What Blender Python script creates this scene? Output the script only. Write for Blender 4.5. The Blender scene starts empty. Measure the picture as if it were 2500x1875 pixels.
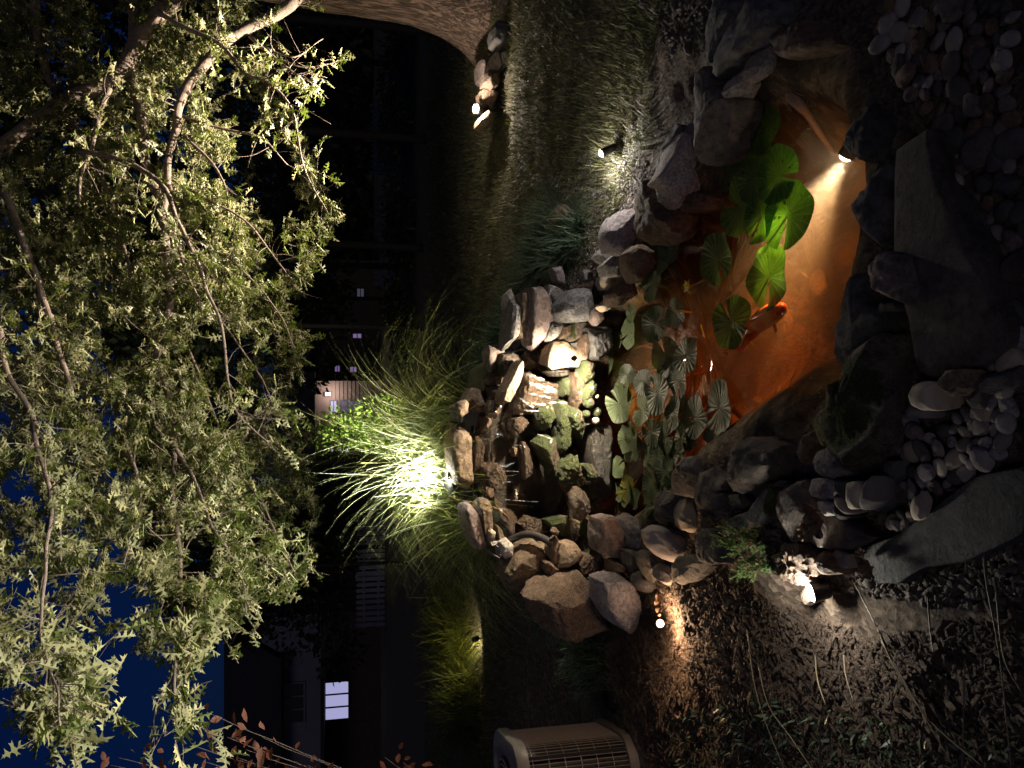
import bpy, bmesh, math, random
import numpy as np
from mathutils import Vector, Matrix, noise

random.seed(7); RNG = np.random.default_rng(7)
SC = bpy.context.scene
COL = SC.collection
R = math.radians

# ------------------------------------------------------------------ camera
# The photograph was taken upright and is stored lying on its side: the camera is rolled by 90 degrees.
CAM_H, PITCH, FPX = 1.6, R(12.0), 1878.0
CP, SP = math.cos(PITCH), math.sin(PITCH)
cam_d = bpy.data.cameras.new('camera'); cam = bpy.data.objects.new('camera', cam_d); COL.objects.link(cam)
cam_d.sensor_width = 36.0; cam_d.sensor_fit = 'HORIZONTAL'; cam_d.lens = FPX / 2500.0 * 36.0
cam_d.clip_start = 0.05; cam_d.clip_end = 2000
fwd = Vector((0, CP, -SP)); upv = Vector((0, SP, CP)); rgt = Vector((1, 0, 0))
cam.matrix_world = Matrix.Translation((0, 0, CAM_H)) @ Matrix((-upv, rgt, -fwd)).transposed().to_4x4()
SC.camera = cam

# ------------------------------------------------------------------ world: late dusk, almost night
W = bpy.data.worlds.new('World'); SC.world = W; W.use_nodes = True
wn = W.node_tree.nodes; wl = W.node_tree.links
sky = wn.new('ShaderNodeTexSky'); sky.sky_type = 'NISHITA'; sky.sun_disc = False
sky.sun_elevation = R(0.0); sky.sun_rotation = R(200.0)
sky.ozone_density = 6.0; sky.dust_density = 0.2; sky.air_density = 1.0
tint = wn.new('ShaderNodeMix'); tint.data_type = 'RGBA'; tint.blend_type = 'MULTIPLY'
tint.inputs[0].default_value = 1.0; tint.inputs[7].default_value = (0.85, 0.85, 1.0, 1)
wl.new(sky.outputs[0], tint.inputs[6]); wl.new(tint.outputs[2], wn['Background'].inputs[0])
wn['Background'].inputs[1].default_value = 0.072

# faint wide sun added as overall fill from behind the camera
sun_d = bpy.data.lights.new('sun', 'SUN'); sun_d.energy = 0.13; sun_d.angle = R(25); sun_d.color = (1.0, 0.86, 0.74)
sun = bpy.data.objects.new('sun', sun_d); COL.objects.link(sun); sun.rotation_euler = (R(52), 0, R(-20))

# exposure
SC.view_settings.view_transform = 'Standard'; SC.view_settings.look = 'None'
SC.view_settings.exposure = 0.0; SC.view_settings.gamma = 1.0
cy = SC.cycles
cy.use_denoising = True
cy.max_bounces = 6; cy.diffuse_bounces = 3; cy.glossy_bounces = 3; cy.transmission_bounces = 4
cy.volume_bounces = 1; cy.transparent_max_bounces = 16
cy.sample_clamp_indirect = 4.0
cy.caustics_reflective = False; cy.caustics_refractive = False

# ------------------------------------------------------------------ small helpers
def ray(x, y):
    a = (x - 1250.0) / FPX; b = (937.5 - y) / FPX
    return Vector((b, CP - a * SP, -SP - a * CP))
def PY(x, y, Y):
    d = ray(x, y); t = Y / d.y
    return Vector((d.x * t, Y, CAM_H + d.z * t))
def PZ(x, y, z):
    d = ray(x, y); t = (z - CAM_H) / d.z
    return Vector((d.x * t, d.y * t, z))
TILES = dict(A=(1050, 780, 4.424), B=(1050, 1080, 4.424), C=(1400, 400, 4.424), D=(1400, 740, 4.424),
             E=(1400, 1080, 4.424), F=(1600, 0, 4.424), G=(1850, 300, 3.4), H=(1850, 760, 3.4),
             I=(1850, 1150, 3.4), J=(1150, 400, 4.424), K=(800, 1235, 2.592), M=(1600, 0, 2.458),
             L=(1600, 600, 2.458), N=(1600, 1200, 2.458), Q=(800, 0, 2.592), S=(0, 0, 1.0),
             T1=(0, 0, 2.592), T2=(0, 600, 2.592), T3=(0, 1235, 2.592))
def tp(tile, x, y):
    o = TILES[tile]; return (o[0] + x / o[2], o[1] + y / o[2])

def link(name, me, mat=None, parent=None, loc=None):
    o = bpy.data.objects.new(name, me); COL.objects.link(o)
    if mat is not None and me is not None and len(me.materials) == 0: me.materials.append(mat)
    if parent is not None: o.parent = parent
    if loc is not None: o.location = loc
    return o
def empty(name, loc=(0, 0, 0), rz=0.0):
    o = bpy.data.objects.new(name, None); COL.objects.link(o); o.location = loc; o.rotation_euler = (0, 0, rz)
    o.empty_display_size = 0.1
    return o
def tag(o, label=None, cat=None, group=None, kind=None):
    if label: o['label'] = label
    if cat: o['category'] = cat
    if group: o['group'] = group
    if kind: o['kind'] = kind
    elif cat: o['kind'] = 'thing'
    return o
def mesh_np(name, verts, faces_flat, sizes, smooth=False):
    """verts (n,3), faces_flat vertex indices, sizes per-face loop counts"""
    me = bpy.data.meshes.new(name)
    verts = np.asarray(verts, dtype=np.float32); faces_flat = np.asarray(faces_flat, dtype=np.int32)
    sizes = np.asarray(sizes, dtype=np.int32)
    me.vertices.add(len(verts)); me.vertices.foreach_set('co', verts.ravel())
    me.loops.add(len(faces_flat)); me.loops.foreach_set('vertex_index', faces_flat)
    me.polygons.add(len(sizes))
    st = np.zeros(len(sizes), dtype=np.int32); st[1:] = np.cumsum(sizes)[:-1]
    me.polygons.foreach_set('loop_start', st); me.polygons.foreach_set('loop_total', sizes)
    me.update(calc_edges=True); me.validate()
    if smooth: me.polygons.foreach_set('use_smooth', np.ones(len(sizes), dtype=bool))
    return me
class MB:
    """collects boxes, tubes and sheets for ONE mesh"""
    def __init__(s): s.v = []; s.f = []
    def add(s, v, f):
        n = len(s.v); s.v += [tuple(p) for p in v]; s.f += [tuple(i + n for i in q) for q in f]
    def box(s, lo, hi, M=None):
        x0, y0, z0 = lo; x1, y1, z1 = hi
        v = [(x0, y0, z0), (x1, y0, z0), (x1, y1, z0), (x0, y1, z0), (x0, y0, z1), (x1, y0, z1), (x1, y1, z1), (x0, y1, z1)]
        if M is not None: v = [M @ Vector(p) for p in v]
        s.add(v, [(0, 3, 2, 1), (4, 5, 6, 7), (0, 1, 5, 4), (1, 2, 6, 5), (2, 3, 7, 6), (3, 0, 4, 7)])
    def tube(s, pts, rad, n=6, caps=True):
        pts = [Vector(p) for p in pts]
        if not hasattr(rad, '__len__'): rad = [rad] * len(pts)
        rings = []; t0 = None; side = None
        for i, p in enumerate(pts):
            a = pts[max(i - 1, 0)]; b = pts[min(i + 1, len(pts) - 1)]
            t = (b - a); t = t.normalized() if t.length > 1e-9 else Vector((0, 0, 1))
            if side is None:
                side = t.cross(Vector((0.31, 0.22, 0.92)));
                if side.length < 1e-3: side = t.cross(Vector((1, 0, 0)))
            side = (side - t * side.dot(t)).normalized(); up = t.cross(side)
            rings.append([p + (side * math.cos(2 * math.pi * k / n) + up * math.sin(2 * math.pi * k / n)) * rad[i] for k in range(n)])
        v = [q for r_ in rings for q in r_]; f = []
        for i in range(len(pts) - 1):
            for k in range(n):
                k2 = (k + 1) % n
                f.append((i * n + k, i * n + k2, (i + 1) * n + k2, (i + 1) * n + k))
        if caps:
            f.append(tuple(range(n - 1, -1, -1))); f.append(tuple(range((len(pts) - 1) * n, len(pts) * n)))
        s.add(v, f)
    def lathe(s, prof, n=16, M=None):
        v = []; f = []
        for (r_, z) in prof:
            for k in range(n):
                p = Vector((r_ * math.cos(2 * math.pi * k / n), r_ * math.sin(2 * math.pi * k / n), z)); v.append(M @ p if M is not None else p)
        for i in range(len(prof) - 1):
            for k in range(n):
                k2 = (k + 1) % n
                f.append((i * n + k, i * n + k2, (i + 1) * n + k2, (i + 1) * n + k))
        f.append(tuple(range(n - 1, -1, -1))); f.append(tuple(range((len(prof) - 1) * n, len(prof) * n)))
        s.add(v, f)
    def mesh(s, name, smooth=False, sharp=None):
        me = bpy.data.meshes.new(name); me.from_pydata(s.v, [], s.f); me.update()
        if smooth:
            me.polygons.foreach_set('use_smooth', [True] * len(me.polygons))
            if sharp: me.set_sharp_from_angle(angle=R(sharp))
        return me
    def build(s, name, mat, parent=None, smooth=False, sharp=None):
        return link(name, s.mesh(name, smooth, sharp), mat, parent)
def spline(pts, m=5):
    """Catmull-Rom through points"""
    P = [Vector(p) for p in pts]
    if len(P) < 3: return P
    out = []
    Q = [P[0] * 2 - P[1]] + P + [P[-1] * 2 - P[-2]]
    for i in range(1, len(Q) - 2):
        p0, p1, p2, p3 = Q[i - 1], Q[i], Q[i + 1], Q[i + 2]
        for k in range(m):
            t = k / m
            out.append(0.5 * ((2 * p1) + (p2 - p0) * t + (2 * p0 - 5 * p1 + 4 * p2 - p3) * t * t + (3 * p1 - p0 - 3 * p2 + p3) * t ** 3))
    out.append(P[-1]); return out

# ------------------------------------------------------------------ materials
def newmat(name):
    m = bpy.data.materials.new(name); m.use_nodes = True
    nt = m.node_tree; b = nt.nodes['Principled BSDF']
    return m, nt, b
def nd(nt, typ, **kw):
    n = nt.nodes.new(typ)
    for k, v in kw.items(): setattr(n, k, v)
    return n
def ramp(nt, fac, stops):
    r_ = nd(nt, 'ShaderNodeValToRGB'); nt.links.new(fac, r_.inputs[0])
    el = r_.color_ramp.elements
    while len(el) < len(stops): el.new(0.5)
    for e, (p, c) in zip(el, stops):
        e.position = p; e.color = (*c, 1) if len(c) == 3 else c
    return r_.outputs[0]
def mixc(nt, fac, a, b, mode='MIX'):
    m = nd(nt, 'ShaderNodeMix', data_type='RGBA', blend_type=mode)
    for sock, val in ((m.inputs[0], fac), (m.inputs[6], a), (m.inputs[7], b)):
        if hasattr(val, 'is_linked') or hasattr(val, 'links'): nt.links.new(val, sock)
        elif isinstance(val, tuple): sock.default_value = (*val, 1) if len(val) == 3 else val
        else: sock.default_value = val
    return m.outputs[2]
def noise_n(nt, vec, scale, detail=6, rough=0.6, dist=0.0):
    n = nd(nt, 'ShaderNodeTexNoise'); n.inputs['Scale'].default_value = scale; n.inputs['Detail'].default_value = detail
    n.inputs['Roughness'].default_value = rough; n.inputs['Distortion'].default_value = dist
    if vec is not None: nt.links.new(vec, n.inputs['Vector'])
    return n.outputs[0]
def bump(nt, b, h, strength=0.5, dist=0.02):
    n = nd(nt, 'ShaderNodeBump'); n.inputs['Strength'].default_value = strength; n.inputs['Distance'].default_value = dist
    nt.links.new(h, n.inputs['Height']); nt.links.new(n.outputs[0], b.inputs['Normal'])
def math_n(nt, op, a, b_=None, c=None):
    n = nd(nt, 'ShaderNodeMath', operation=op)
    for s_, v in zip(n.inputs, (a, b_, c)):
        if v is None: continue
        if hasattr(v, 'links'): nt.links.new(v, s_)
        else: s_.default_value = v
    return n.outputs[0]

def rock_mat(name, c1, c2, rough=0.85, moss=0.0, scale=9.0, speck=0.0, wet=0.0, relief=0.6):
    m, nt, b = newmat(name)
    geo = nd(nt, 'ShaderNodeNewGeometry'); oi = nd(nt, 'ShaderNodeObjectInfo')
    v = geo.outputs['Position']
    n1 = noise_n(nt, v, scale, 8, 0.65, 0.6)
    col = ramp(nt, n1, [(0.28, c1), (0.72, c2)])
    n2 = noise_n(nt, v, scale * 4, 8, 0.75)
    dark = ramp(nt, n2, [(0.36, (0.30, 0.28, 0.27)), (0.5, (0.85, 0.84, 0.83)), (0.66, (1.3, 1.27, 1.23))])
    col = mixc(nt, 0.9 if relief > 0.3 else 0.45, col, dark, 'MULTIPLY')
    hv = math_n(nt, 'MULTIPLY_ADD', oi.outputs['Random'], 0.6, 0.7)
    hv3 = nd(nt, 'ShaderNodeCombineColor')
    for i in range(3): nt.links.new(hv, hv3.inputs[i])
    col = mixc(nt, 1.0, col, hv3.outputs[0], 'MULTIPLY')
    if speck > 0:
        vo = nd(nt, 'ShaderNodeTexVoronoi'); vo.inputs['Scale'].default_value = 130; nt.links.new(v, vo.inputs['Vector'])
        sp = ramp(nt, vo.outputs[0], [(0.18, (1, 1, 1)), (0.3, (0, 0, 0))])
        col = mixc(nt, math_n(nt, 'MULTIPLY', sp, speck), col, (0.05, 0.045, 0.05))
    hh = math_n(nt, 'ADD', math_n(nt, 'MULTIPLY', n1, 0.6), math_n(nt, 'MULTIPLY', n2, 0.4))
    rs = None
    if moss > 0:
        nm = noise_n(nt, v, 5.5, 7, 0.7, 0.4)
        sep = nd(nt, 'ShaderNodeSeparateXYZ'); nt.links.new(geo.outputs['Normal'], sep.inputs[0])
        k = math_n(nt, 'ADD', nm, math_n(nt, 'MULTIPLY', sep.outputs[2], 0.22))
        mk = ramp(nt, k, [(0.70 - 0.35 * moss, (0, 0, 0)), (0.80 - 0.35 * moss, (1, 1, 1))])
        nf = noise_n(nt, v, 120, 3, 0.7)
        mc = ramp(nt, nf, [(0.3, (0.010, 0.02, 0.003)), (0.7, (0.085, 0.115, 0.014))])
        col = mixc(nt, mk, col, mc)
        hh = math_n(nt, 'ADD', hh, math_n(nt, 'MULTIPLY', math_n(nt, 'MULTIPLY', nf, mk), 1.2))
        rs = math_n(nt, 'MULTIPLY_ADD', mk, 0.9 - rough, rough)
    nt.links.new(col, b.inputs['Base Color'])
    if rs is not None: nt.links.new(rs, b.inputs['Roughness'])
    else: b.inputs['Roughness'].default_value = rough
    if wet > 0:
        b.inputs['Coat Weight'].default_value = wet; b.inputs['Coat Roughness'].default_value = 0.08
        b.inputs['Specular IOR Level'].default_value = 0.6
    bump(nt, b, hh, min(1.0, relief * 1.3), 0.06 if relief > 0.3 else 0.02)
    return m
MT = {}
MT['tan'] = rock_mat('tan_sandstone', (0.13, 0.09, 0.062), (0.36, 0.265, 0.18))
MT['brown'] = rock_mat('brown_stone', (0.09, 0.06, 0.04), (0.24, 0.16, 0.11))
MT['grey'] = rock_mat('grey_stone', (0.14, 0.13, 0.13), (0.36, 0.34, 0.33), scale=14)
MT['band'] = rock_mat('banded_grey_stone', (0.10, 0.10, 0.11), (0.42, 0.42, 0.44), scale=22, relief=0.9)
MT['lav'] = rock_mat('lavender_stone', (0.26, 0.22, 0.23), (0.46, 0.41, 0.43), scale=12)
MT['pink'] = rock_mat('pinkish_stone', (0.15, 0.115, 0.108), (0.32, 0.25, 0.235), scale=7)
MT['slate'] = rock_mat('dark_slate', (0.055, 0.055, 0.06), (0.15, 0.145, 0.145), scale=6)
MT['flag'] = rock_mat('flagstone', (0.085, 0.07, 0.06), (0.19, 0.16, 0.14), scale=5)
MT['pale'] = rock_mat('pale_stone', (0.38, 0.34, 0.30), (0.60, 0.55, 0.51), scale=10)
MT['speck'] = rock_mat('speckled_granite', (0.34, 0.29, 0.27), (0.55, 0.48, 0.45), scale=20, speck=0.75)
MT['smooth'] = rock_mat('smooth_river_stone', (0.18, 0.155, 0.15), (0.31, 0.27, 0.255), scale=4, relief=0.15)
MT['darkball'] = rock_mat('dark_river_stone', (0.05, 0.045, 0.045), (0.10, 0.09, 0.09), scale=4, relief=0.15)
MT['cream'] = rock_mat('cream_river_stone', (0.33, 0.27, 0.20), (0.50, 0.42, 0.33), scale=3, relief=0.12)
MT['wet'] = rock_mat('wet_brown_stone', (0.05, 0.032, 0.02), (0.17, 0.11, 0.07), rough=0.4, wet=0.9, scale=16, relief=1.0)
MT['wetdark'] = rock_mat('wet_dark_stone', (0.012, 0.010, 0.008), (0.05, 0.038, 0.028), rough=0.45, wet=0.5, scale=10, relief=0.8)
MT['moss'] = rock_mat('mossy_stone', (0.07, 0.05, 0.03), (0.20, 0.14, 0.09), rough=0.6, moss=0.85, wet=0.4, scale=14, relief=0.9)
MT['mossy2'] = rock_mat('lightly_mossed_stone', (0.07, 0.055, 0.045), (0.19, 0.15, 0.12), rough=0.8, moss=0.3, scale=10)
MT['pitted'] = rock_mat('pitted_sandstone', (0.11, 0.075, 0.055), (0.31, 0.22, 0.165), scale=26, relief=1.0)

def simple(name, col, rough=0.6, metal=0.0, emit=None, estr=0.0, noise_amt=0.15, nscale=30.0):
    m, nt, b = newmat(name)
    geo = nd(nt, 'ShaderNodeNewGeometry')
    n = noise_n(nt, geo.outputs['Position'], nscale, 5, 0.6)
    lo = tuple(max(0.0, c * (1 - noise_amt * 2)) for c in col); hi = tuple(c * (1 + noise_amt) for c in col)
    nt.links.new(ramp(nt, n, [(0.3, lo), (0.7, hi)]), b.inputs['Base Color'])
    b.inputs['Roughness'].default_value = rough; b.inputs['Metallic'].default_value = metal
    if emit:
        b.inputs['Emission Color'].default_value = (*emit, 1); b.inputs['Emission Strength'].default_value = estr
    return m
def leaf_mat(name, top, under, trans=0.35, rough=0.55, vary=0.35):
    m, nt, b = newmat(name)
    geo = nd(nt, 'ShaderNodeNewGeometry'); oi = nd(nt, 'ShaderNodeObjectInfo')
    n = noise_n(nt, geo.outputs['Position'], 6.0, 4, 0.6)
    c = mixc(nt, geo.outputs['Backfacing'], top, under)
    v = ramp(nt, n, [(0.3, (1 - vary,) * 3), (0.7, (1 + vary,) * 3)])
    c = mixc(nt, 1.0, c, v, 'MULTIPLY')
    c = mixc(nt, 1.0, c, ramp(nt, geo.outputs['Random Per Island'], [(0.0, (0.55, 0.62, 0.5)), (0.5, (1.0, 1.0, 1.0)), (1.0, (1.3, 1.2, 1.1))]), 'MULTIPLY')
    nt.links.new(c, b.inputs['Base Color']); b.inputs['Roughness'].default_value = rough
    b.inputs['Specular IOR Level'].default_value = 0.35
    tr = nd(nt, 'ShaderNodeBsdfTranslucent'); nt.links.new(mixc(nt, 1.0, c, (1.1, 1.25, 0.55), 'MULTIPLY'), tr.inputs[0])
    mx = nd(nt, 'ShaderNodeMixShader'); mx.inputs[0].default_value = trans
    nt.links.new(b.outputs[0], mx.inputs[1]); nt.links.new(tr.outputs[0], mx.inputs[2])
    nt.links.new(mx.outputs[0], nt.nodes['Material Output'].inputs[0])
    return m
MT['oakleaf'] = leaf_mat('oak_leaf', (0.11, 0.135, 0.04), (0.225, 0.225, 0.11), 0.25)
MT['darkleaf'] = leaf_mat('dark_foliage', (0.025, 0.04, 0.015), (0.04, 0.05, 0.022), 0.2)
MT['vivid'] = leaf_mat('bright_green_foliage', (0.10, 0.17, 0.02), (0.12, 0.18, 0.03), 0.4)
MT['fount'] = leaf_mat('fountain_grass_blade', (0.36, 0.38, 0.21), (0.38, 0.39, 0.23), 0.5, vary=0.4)
MT['mondo'] = leaf_mat('strap_grass_blade', (0.11, 0.16, 0.115), (0.13, 0.18, 0.13), 0.2, 0.4)
MT['lawn'] = leaf_mat('lawn_blade', (0.09, 0.095, 0.045), (0.10, 0.10, 0.05), 0.2, vary=0.5)
MT['weep'] = leaf_mat('weeping_grass_blade', (0.10, 0.12, 0.025), (0.11, 0.12, 0.03), 0.3, vary=0.5)
MT['drygrass'] = leaf_mat('dry_stalk', (0.16, 0.13, 0.085), (0.16, 0.13, 0.085), 0.1)
MT['redleaf'] = leaf_mat('dry_red_leaf', (0.11, 0.038, 0.02), (0.13, 0.05, 0.03), 0.2)
MT['juniper'] = leaf_mat('juniper_needle', (0.12, 0.26, 0.08), (0.15, 0.28, 0.11), 0.3)
MT['deadleaf'] = simple('dead_leaf', (0.20, 0.115, 0.07), 0.8, noise_amt=0.35, nscale=60)
MT['ivy'] = leaf_mat('small_green_leaf', (0.09, 0.13, 0.03), (0.11, 0.15, 0.04), 0.3)
MT['black_plastic'] = simple('black_plastic', (0.012, 0.012, 0.013), 0.35)
MT['bronze'] = simple('lamp_housing_black', (0.02, 0.018, 0.016), 0.4, 0.3)
MT['ac_paint'] = simple('taupe_painted_steel', (0.17, 0.152, 0.146), 0.45, 0.0, noise_amt=0.06, nscale=8)
MT['ac_wire'] = simple('grille_wire', (0.42, 0.35, 0.32), 0.35, 0.4, noise_amt=0.05)
MT['ac_dark'] = simple('coil_dark', (0.02, 0.018, 0.018), 0.6)
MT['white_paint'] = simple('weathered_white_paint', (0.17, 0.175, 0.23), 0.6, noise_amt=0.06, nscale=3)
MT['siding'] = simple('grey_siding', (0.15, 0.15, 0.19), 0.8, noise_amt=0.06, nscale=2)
MT['tan_siding'] = simple('tan_siding', (0.34, 0.26, 0.23), 0.8, noise_amt=0.06, nscale=2)
MT['dark_brick'] = simple('dark_brick', (0.05, 0.035, 0.03), 0.9, nscale=6)
MT['shingle'] = simple('dark_roof_shingle', (0.025, 0.025, 0.028), 0.95, nscale=5)
MT['dark_glass'] = simple('dark_window_glass', (0.01, 0.01, 0.014), 0.08, noise_amt=0.02)
MT['lit_glass'] = simple('lit_window_glass', (0.3, 0.3, 0.35), 0.3, emit=(0.40, 0.40, 0.68), estr=0.9)
MT['lit_glass2'] = simple('lit_window_lavender', (0.3, 0.3, 0.35), 0.3, emit=(0.34, 0.22, 0.52), estr=0.45)
MT['lit_glass3'] = simple('lit_window_pale', (0.3, 0.3, 0.35), 0.3, emit=(0.55, 0.50, 0.62), estr=0.5)
MT['dim_glass'] = simple('dim_window_glass', (0.2, 0.2, 0.25), 0.2, emit=(0.10, 0.10, 0.16), estr=0.35)
MT['water_strand'] = None
# ------------------------------------------------------------------ ground, pond, lawn
WATER_Z = -0.12
POND_PX = [(1650, 150), (1830, 175), (1960, 130), (2060, 180), (2110, 330), (2120, 520), (2085, 720), (2075, 880),
           (2050, 980), (1960, 1060), (1860, 1040), (1780, 1090), (1700, 1150), (1640, 1230), (1560, 1285), (1500, 1330),
           (1440, 1330), (1410, 1240), (1405, 1050), (1415, 880), (1450, 760), (1500, 650), (1560, 560), (1620, 480), (1690, 420), (1700, 280)]
POND = np.array([PZ(x, y, 0.0)[:2] for x, y in POND_PX])
def poly_sd(px, py, poly):
    """signed distance, negative inside"""
    px = np.asarray(px, float); py = np.asarray(py, float)
    d = np.full(px.shape, 1e9); inside = np.zeros(px.shape, bool)
    n = len(poly)
    for i in range(n):
        ax, ay = poly[i]; bx, by = poly[(i + 1) % n]
        ex, ey = bx - ax, by - ay; L = ex * ex + ey * ey
        t = np.clip(((px - ax) * ex + (py - ay) * ey) / L, 0, 1)
        d = np.minimum(d, np.hypot(px - ax - t * ex, py - ay - t * ey))
        c = ((ay > py) != (by > py)) & (px < (bx - ax) * (py - ay) / (by - ay + 1e-12) + ax)
        inside ^= c
    return np.where(inside, -d, d)
def sst(a, b, x):
    t = np.clip((x - a) / (b - a), 0, 1); return t * t * (3 - 2 * t)
def vnoise(x, y, s, seed=0):
    """cheap smooth value noise, vectorised"""
    x = np.asarray(x) * s; y = np.asarray(y) * s
    xi = np.floor(x).astype(np.int64); yi = np.floor(y).astype(np.int64); fx = x - xi; fy = y - yi
    fx = fx * fx * (3 - 2 * fx); fy = fy * fy * (3 - 2 * fy)
    def h(a, b):
        k = (a * 374761393 + b * 668265263 + seed * 69069) & 0xffffffff
        k = ((k ^ (k >> 13)) * 1274126177) & 0xffffffff
        return ((k ^ (k >> 16)) & 0xffff) / 65535.0
    return (h(xi, yi) * (1 - fx) + h(xi + 1, yi) * fx) * (1 - fy) + (h(xi, yi + 1) * (1 - fx) + h(xi + 1, yi + 1) * fx) * fy
def HGT(x, y):
    x = np.asarray(x, float); y = np.asarray(y, float)
    near = (np.abs(x) < 8) & (y > 0) & (y < 14)
    z = np.zeros(x.shape)
    sd = np.where(near, poly_sd(x, y, POND), 9.0)
    z += 0.78 * np.exp(-((x + 0.50) / 0.85) ** 2 - ((y - 6.15) / 0.62) ** 2)
    z += 0.16 * np.exp(-((x - 0.45) / 0.7) ** 2 - ((y - 5.6) / 0.5) ** 2)
    z += 0.22 * np.exp(-((x - 4.4) / 0.9) ** 2 - ((y - 8.9) / 0.9) ** 2)
    z += 0.10 * np.exp(-((x + 0.70) / 0.16) ** 2 - ((y - 2.62) / 0.13) ** 2)
    z += 0.4 * sst(14, 26, y) * sst(2, -5, x)
    lump = (vnoise(x, y, 3.0) - 0.5) * 0.05 + (vnoise(x, y, 11.0, 3) - 0.5) * 0.025 + (vnoise(x, y, 30.0, 5) - 0.5) * 0.012
    z += np.where(near, lump, lump * 0.5)
    dep = sst(0.0, 0.42, -sd)
    z = np.where(sd < 0, z * (1 - dep) - dep * (0.44 + 0.14 * (vnoise(x, y, 2.2, 9) - 0.5) + 0.05 * (vnoise(x, y, 7.0, 19) - 0.5)), z)
    return z
def hgt(x, y): return float(HGT(np.array([x]), np.array([y]))[0])
def steps(segs):
    out = []
    for a, b, s in segs:
        n = max(1, int(round((b - a) / s))); out += list(a + (b - a) * np.arange(n) / n)
    out.append(segs[-1][1]); return np.array(out)
gx = steps([(-600, -60, 60), (-60, -12, 4), (-12, -3.4, 0.3), (-3.4, 4.2, 0.035), (4.2, 12, 0.25), (12, 60, 4), (60, 600, 60)])
gy = steps([(-100, 0, 10), (0, 1.2, 0.2), (1.2, 7.4, 0.035), (7.4, 16, 0.14), (16, 40, 1.0), (40, 100, 6), (100, 900, 80)])
GXX, GYY = np.meshgrid(gx, gy); ZZ = HGT(GXX, GYY)
nx, ny = len(gx), len(gy)
ii = np.arange(ny - 1)[:, None] * nx + np.arange(nx - 1)[None, :]
q = np.stack([ii, ii + 1, ii + 1 + nx, ii + nx], -1).reshape(-1)
gme = mesh_np('ground', np.stack([GXX, GYY, ZZ], -1).reshape(-1, 3), q, np.full((ny - 1) * (nx - 1), 4), True)
# what covers the soil: lawn on the right and at the back, bark mulch on the left, mud in the pond
sdp = poly_sd(GXX.ravel(), GYY.ravel(), POND)
gxr, gyr = GXX.ravel(), GYY.ravel()
def lawn_mask(x, y):
    n = (vnoise(x, y, 1.3, 11) - 0.5) * 0.8
    right = sst(-0.15, 0.35, x - (0.55 + 0.28 * (6.2 - np.minimum(y, 6.2))) + n * 0.4) * sst(2.6, 3.4, y + n * 0.3)
    back = sst(7.0, 8.0, y + n)
    return np.maximum(right, back)
lm = lawn_mask(gxr, gyr) * (sdp > 0.28)
ca = gme.color_attributes.new('cover', 'FLOAT_COLOR', 'POINT')
ca.data.foreach_set('color', np.stack([lm, sst(0.08, -0.05, sdp), np.zeros_like(lm), np.ones_like(lm)], -1).astype(np.float32).ravel())
m, nt, b = newmat('garden_soil')
geo = nd(nt, 'ShaderNodeNewGeometry'); P = geo.outputs['Position']
at = nd(nt, 'ShaderNodeVertexColor', layer_name='cover'); sp = nd(nt, 'ShaderNodeSeparateColor'); nt.links.new(at.outputs[0], sp.inputs[0])
mp = nd(nt, 'ShaderNodeMapping'); mp.inputs['Scale'].default_value = (1, 0.45, 1); nt.links.new(P, mp.inputs[0])
vo = nd(nt, 'ShaderNodeTexVoronoi'); vo.inputs['Scale'].default_value = 55; nt.links.new(mp.outputs[0], vo.inputs['Vector'])
n1 = noise_n(nt, P, 5, 8, 0.7); n2 = noise_n(nt, P, 60, 6, 0.7)
vcs = nd(nt, 'ShaderNodeSeparateColor'); nt.links.new(vo.outputs['Color'], vcs.inputs[0])
mulch = ramp(nt, vcs.outputs[0], [(0.0, (0.045, 0.030, 0.022)), (0.55, (0.10, 0.07, 0.05)), (1.0, (0.19, 0.14, 0.10))])
mulch = mixc(nt, 0.7, mulch, ramp(nt, n2, [(0.3, (0.35, 0.35, 0.35)), (0.7, (1.2, 1.2, 1.2))]), 'MULTIPLY')
turf = ramp(nt, n2, [(0.3, (0.035, 0.033, 0.018)), (0.7, (0.11, 0.10, 0.055))])
turf = mixc(nt, ramp(nt, n1, [(0.42, (0, 0, 0)), (0.6, (1, 1, 1))]), turf, (0.075, 0.055, 0.035))
n4 = noise_n(nt, P, 3.2, 9, 0.72, 0.8)
mud = ramp(nt, n4, [(0.38, (0.012, 0.010, 0.006)), (0.5, (0.08, 0.055, 0.03)), (0.62, (0.30, 0.22, 0.13))])
c = mixc(nt, sp.outputs[0], mulch, turf); c = mixc(nt, sp.outputs[1], c, mud)
nt.links.new(c, b.inputs['Base Color']); b.inputs['Roughness'].default_value = 0.95
bump(nt, b, math_n(nt, 'ADD', n2, vo.outputs[0]), 0.6, 0.02)
tag(link('ground', gme, m), kind='structure')

# pond water: thin reflecting surface over a body of tea-brown turbid water
m, nt, b = newmat('pond_water'); nt.nodes.remove(b)
out = nt.nodes['Material Output']
geo = nd(nt, 'ShaderNodeNewGeometry')
gl = nd(nt, 'ShaderNodeBsdfGlossy'); gl.inputs['Roughness'].default_value = 0.03; gl.inputs[0].default_value = (0.9, 0.9, 0.9, 1)
tr = nd(nt, 'ShaderNodeBsdfTransparent'); tr.inputs[0].default_value = (1, 0.97, 0.92, 1)
lw = nd(nt, 'ShaderNodeFresnel'); lw.inputs[0].default_value = 1.33
mx = nd(nt, 'ShaderNodeMixShader'); nt.links.new(lw.outputs[0], mx.inputs[0]); nt.links.new(tr.outputs[0], mx.inputs[1]); nt.links.new(gl.outputs[0], mx.inputs[2])
wv = noise_n(nt, geo.outputs['Position'], 14, 3, 0.5, 0.6)
bn = nd(nt, 'ShaderNodeBump'); bn.inputs['Strength'].default_value = 0.12; bn.inputs['Distance'].default_value = 0.02
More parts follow.
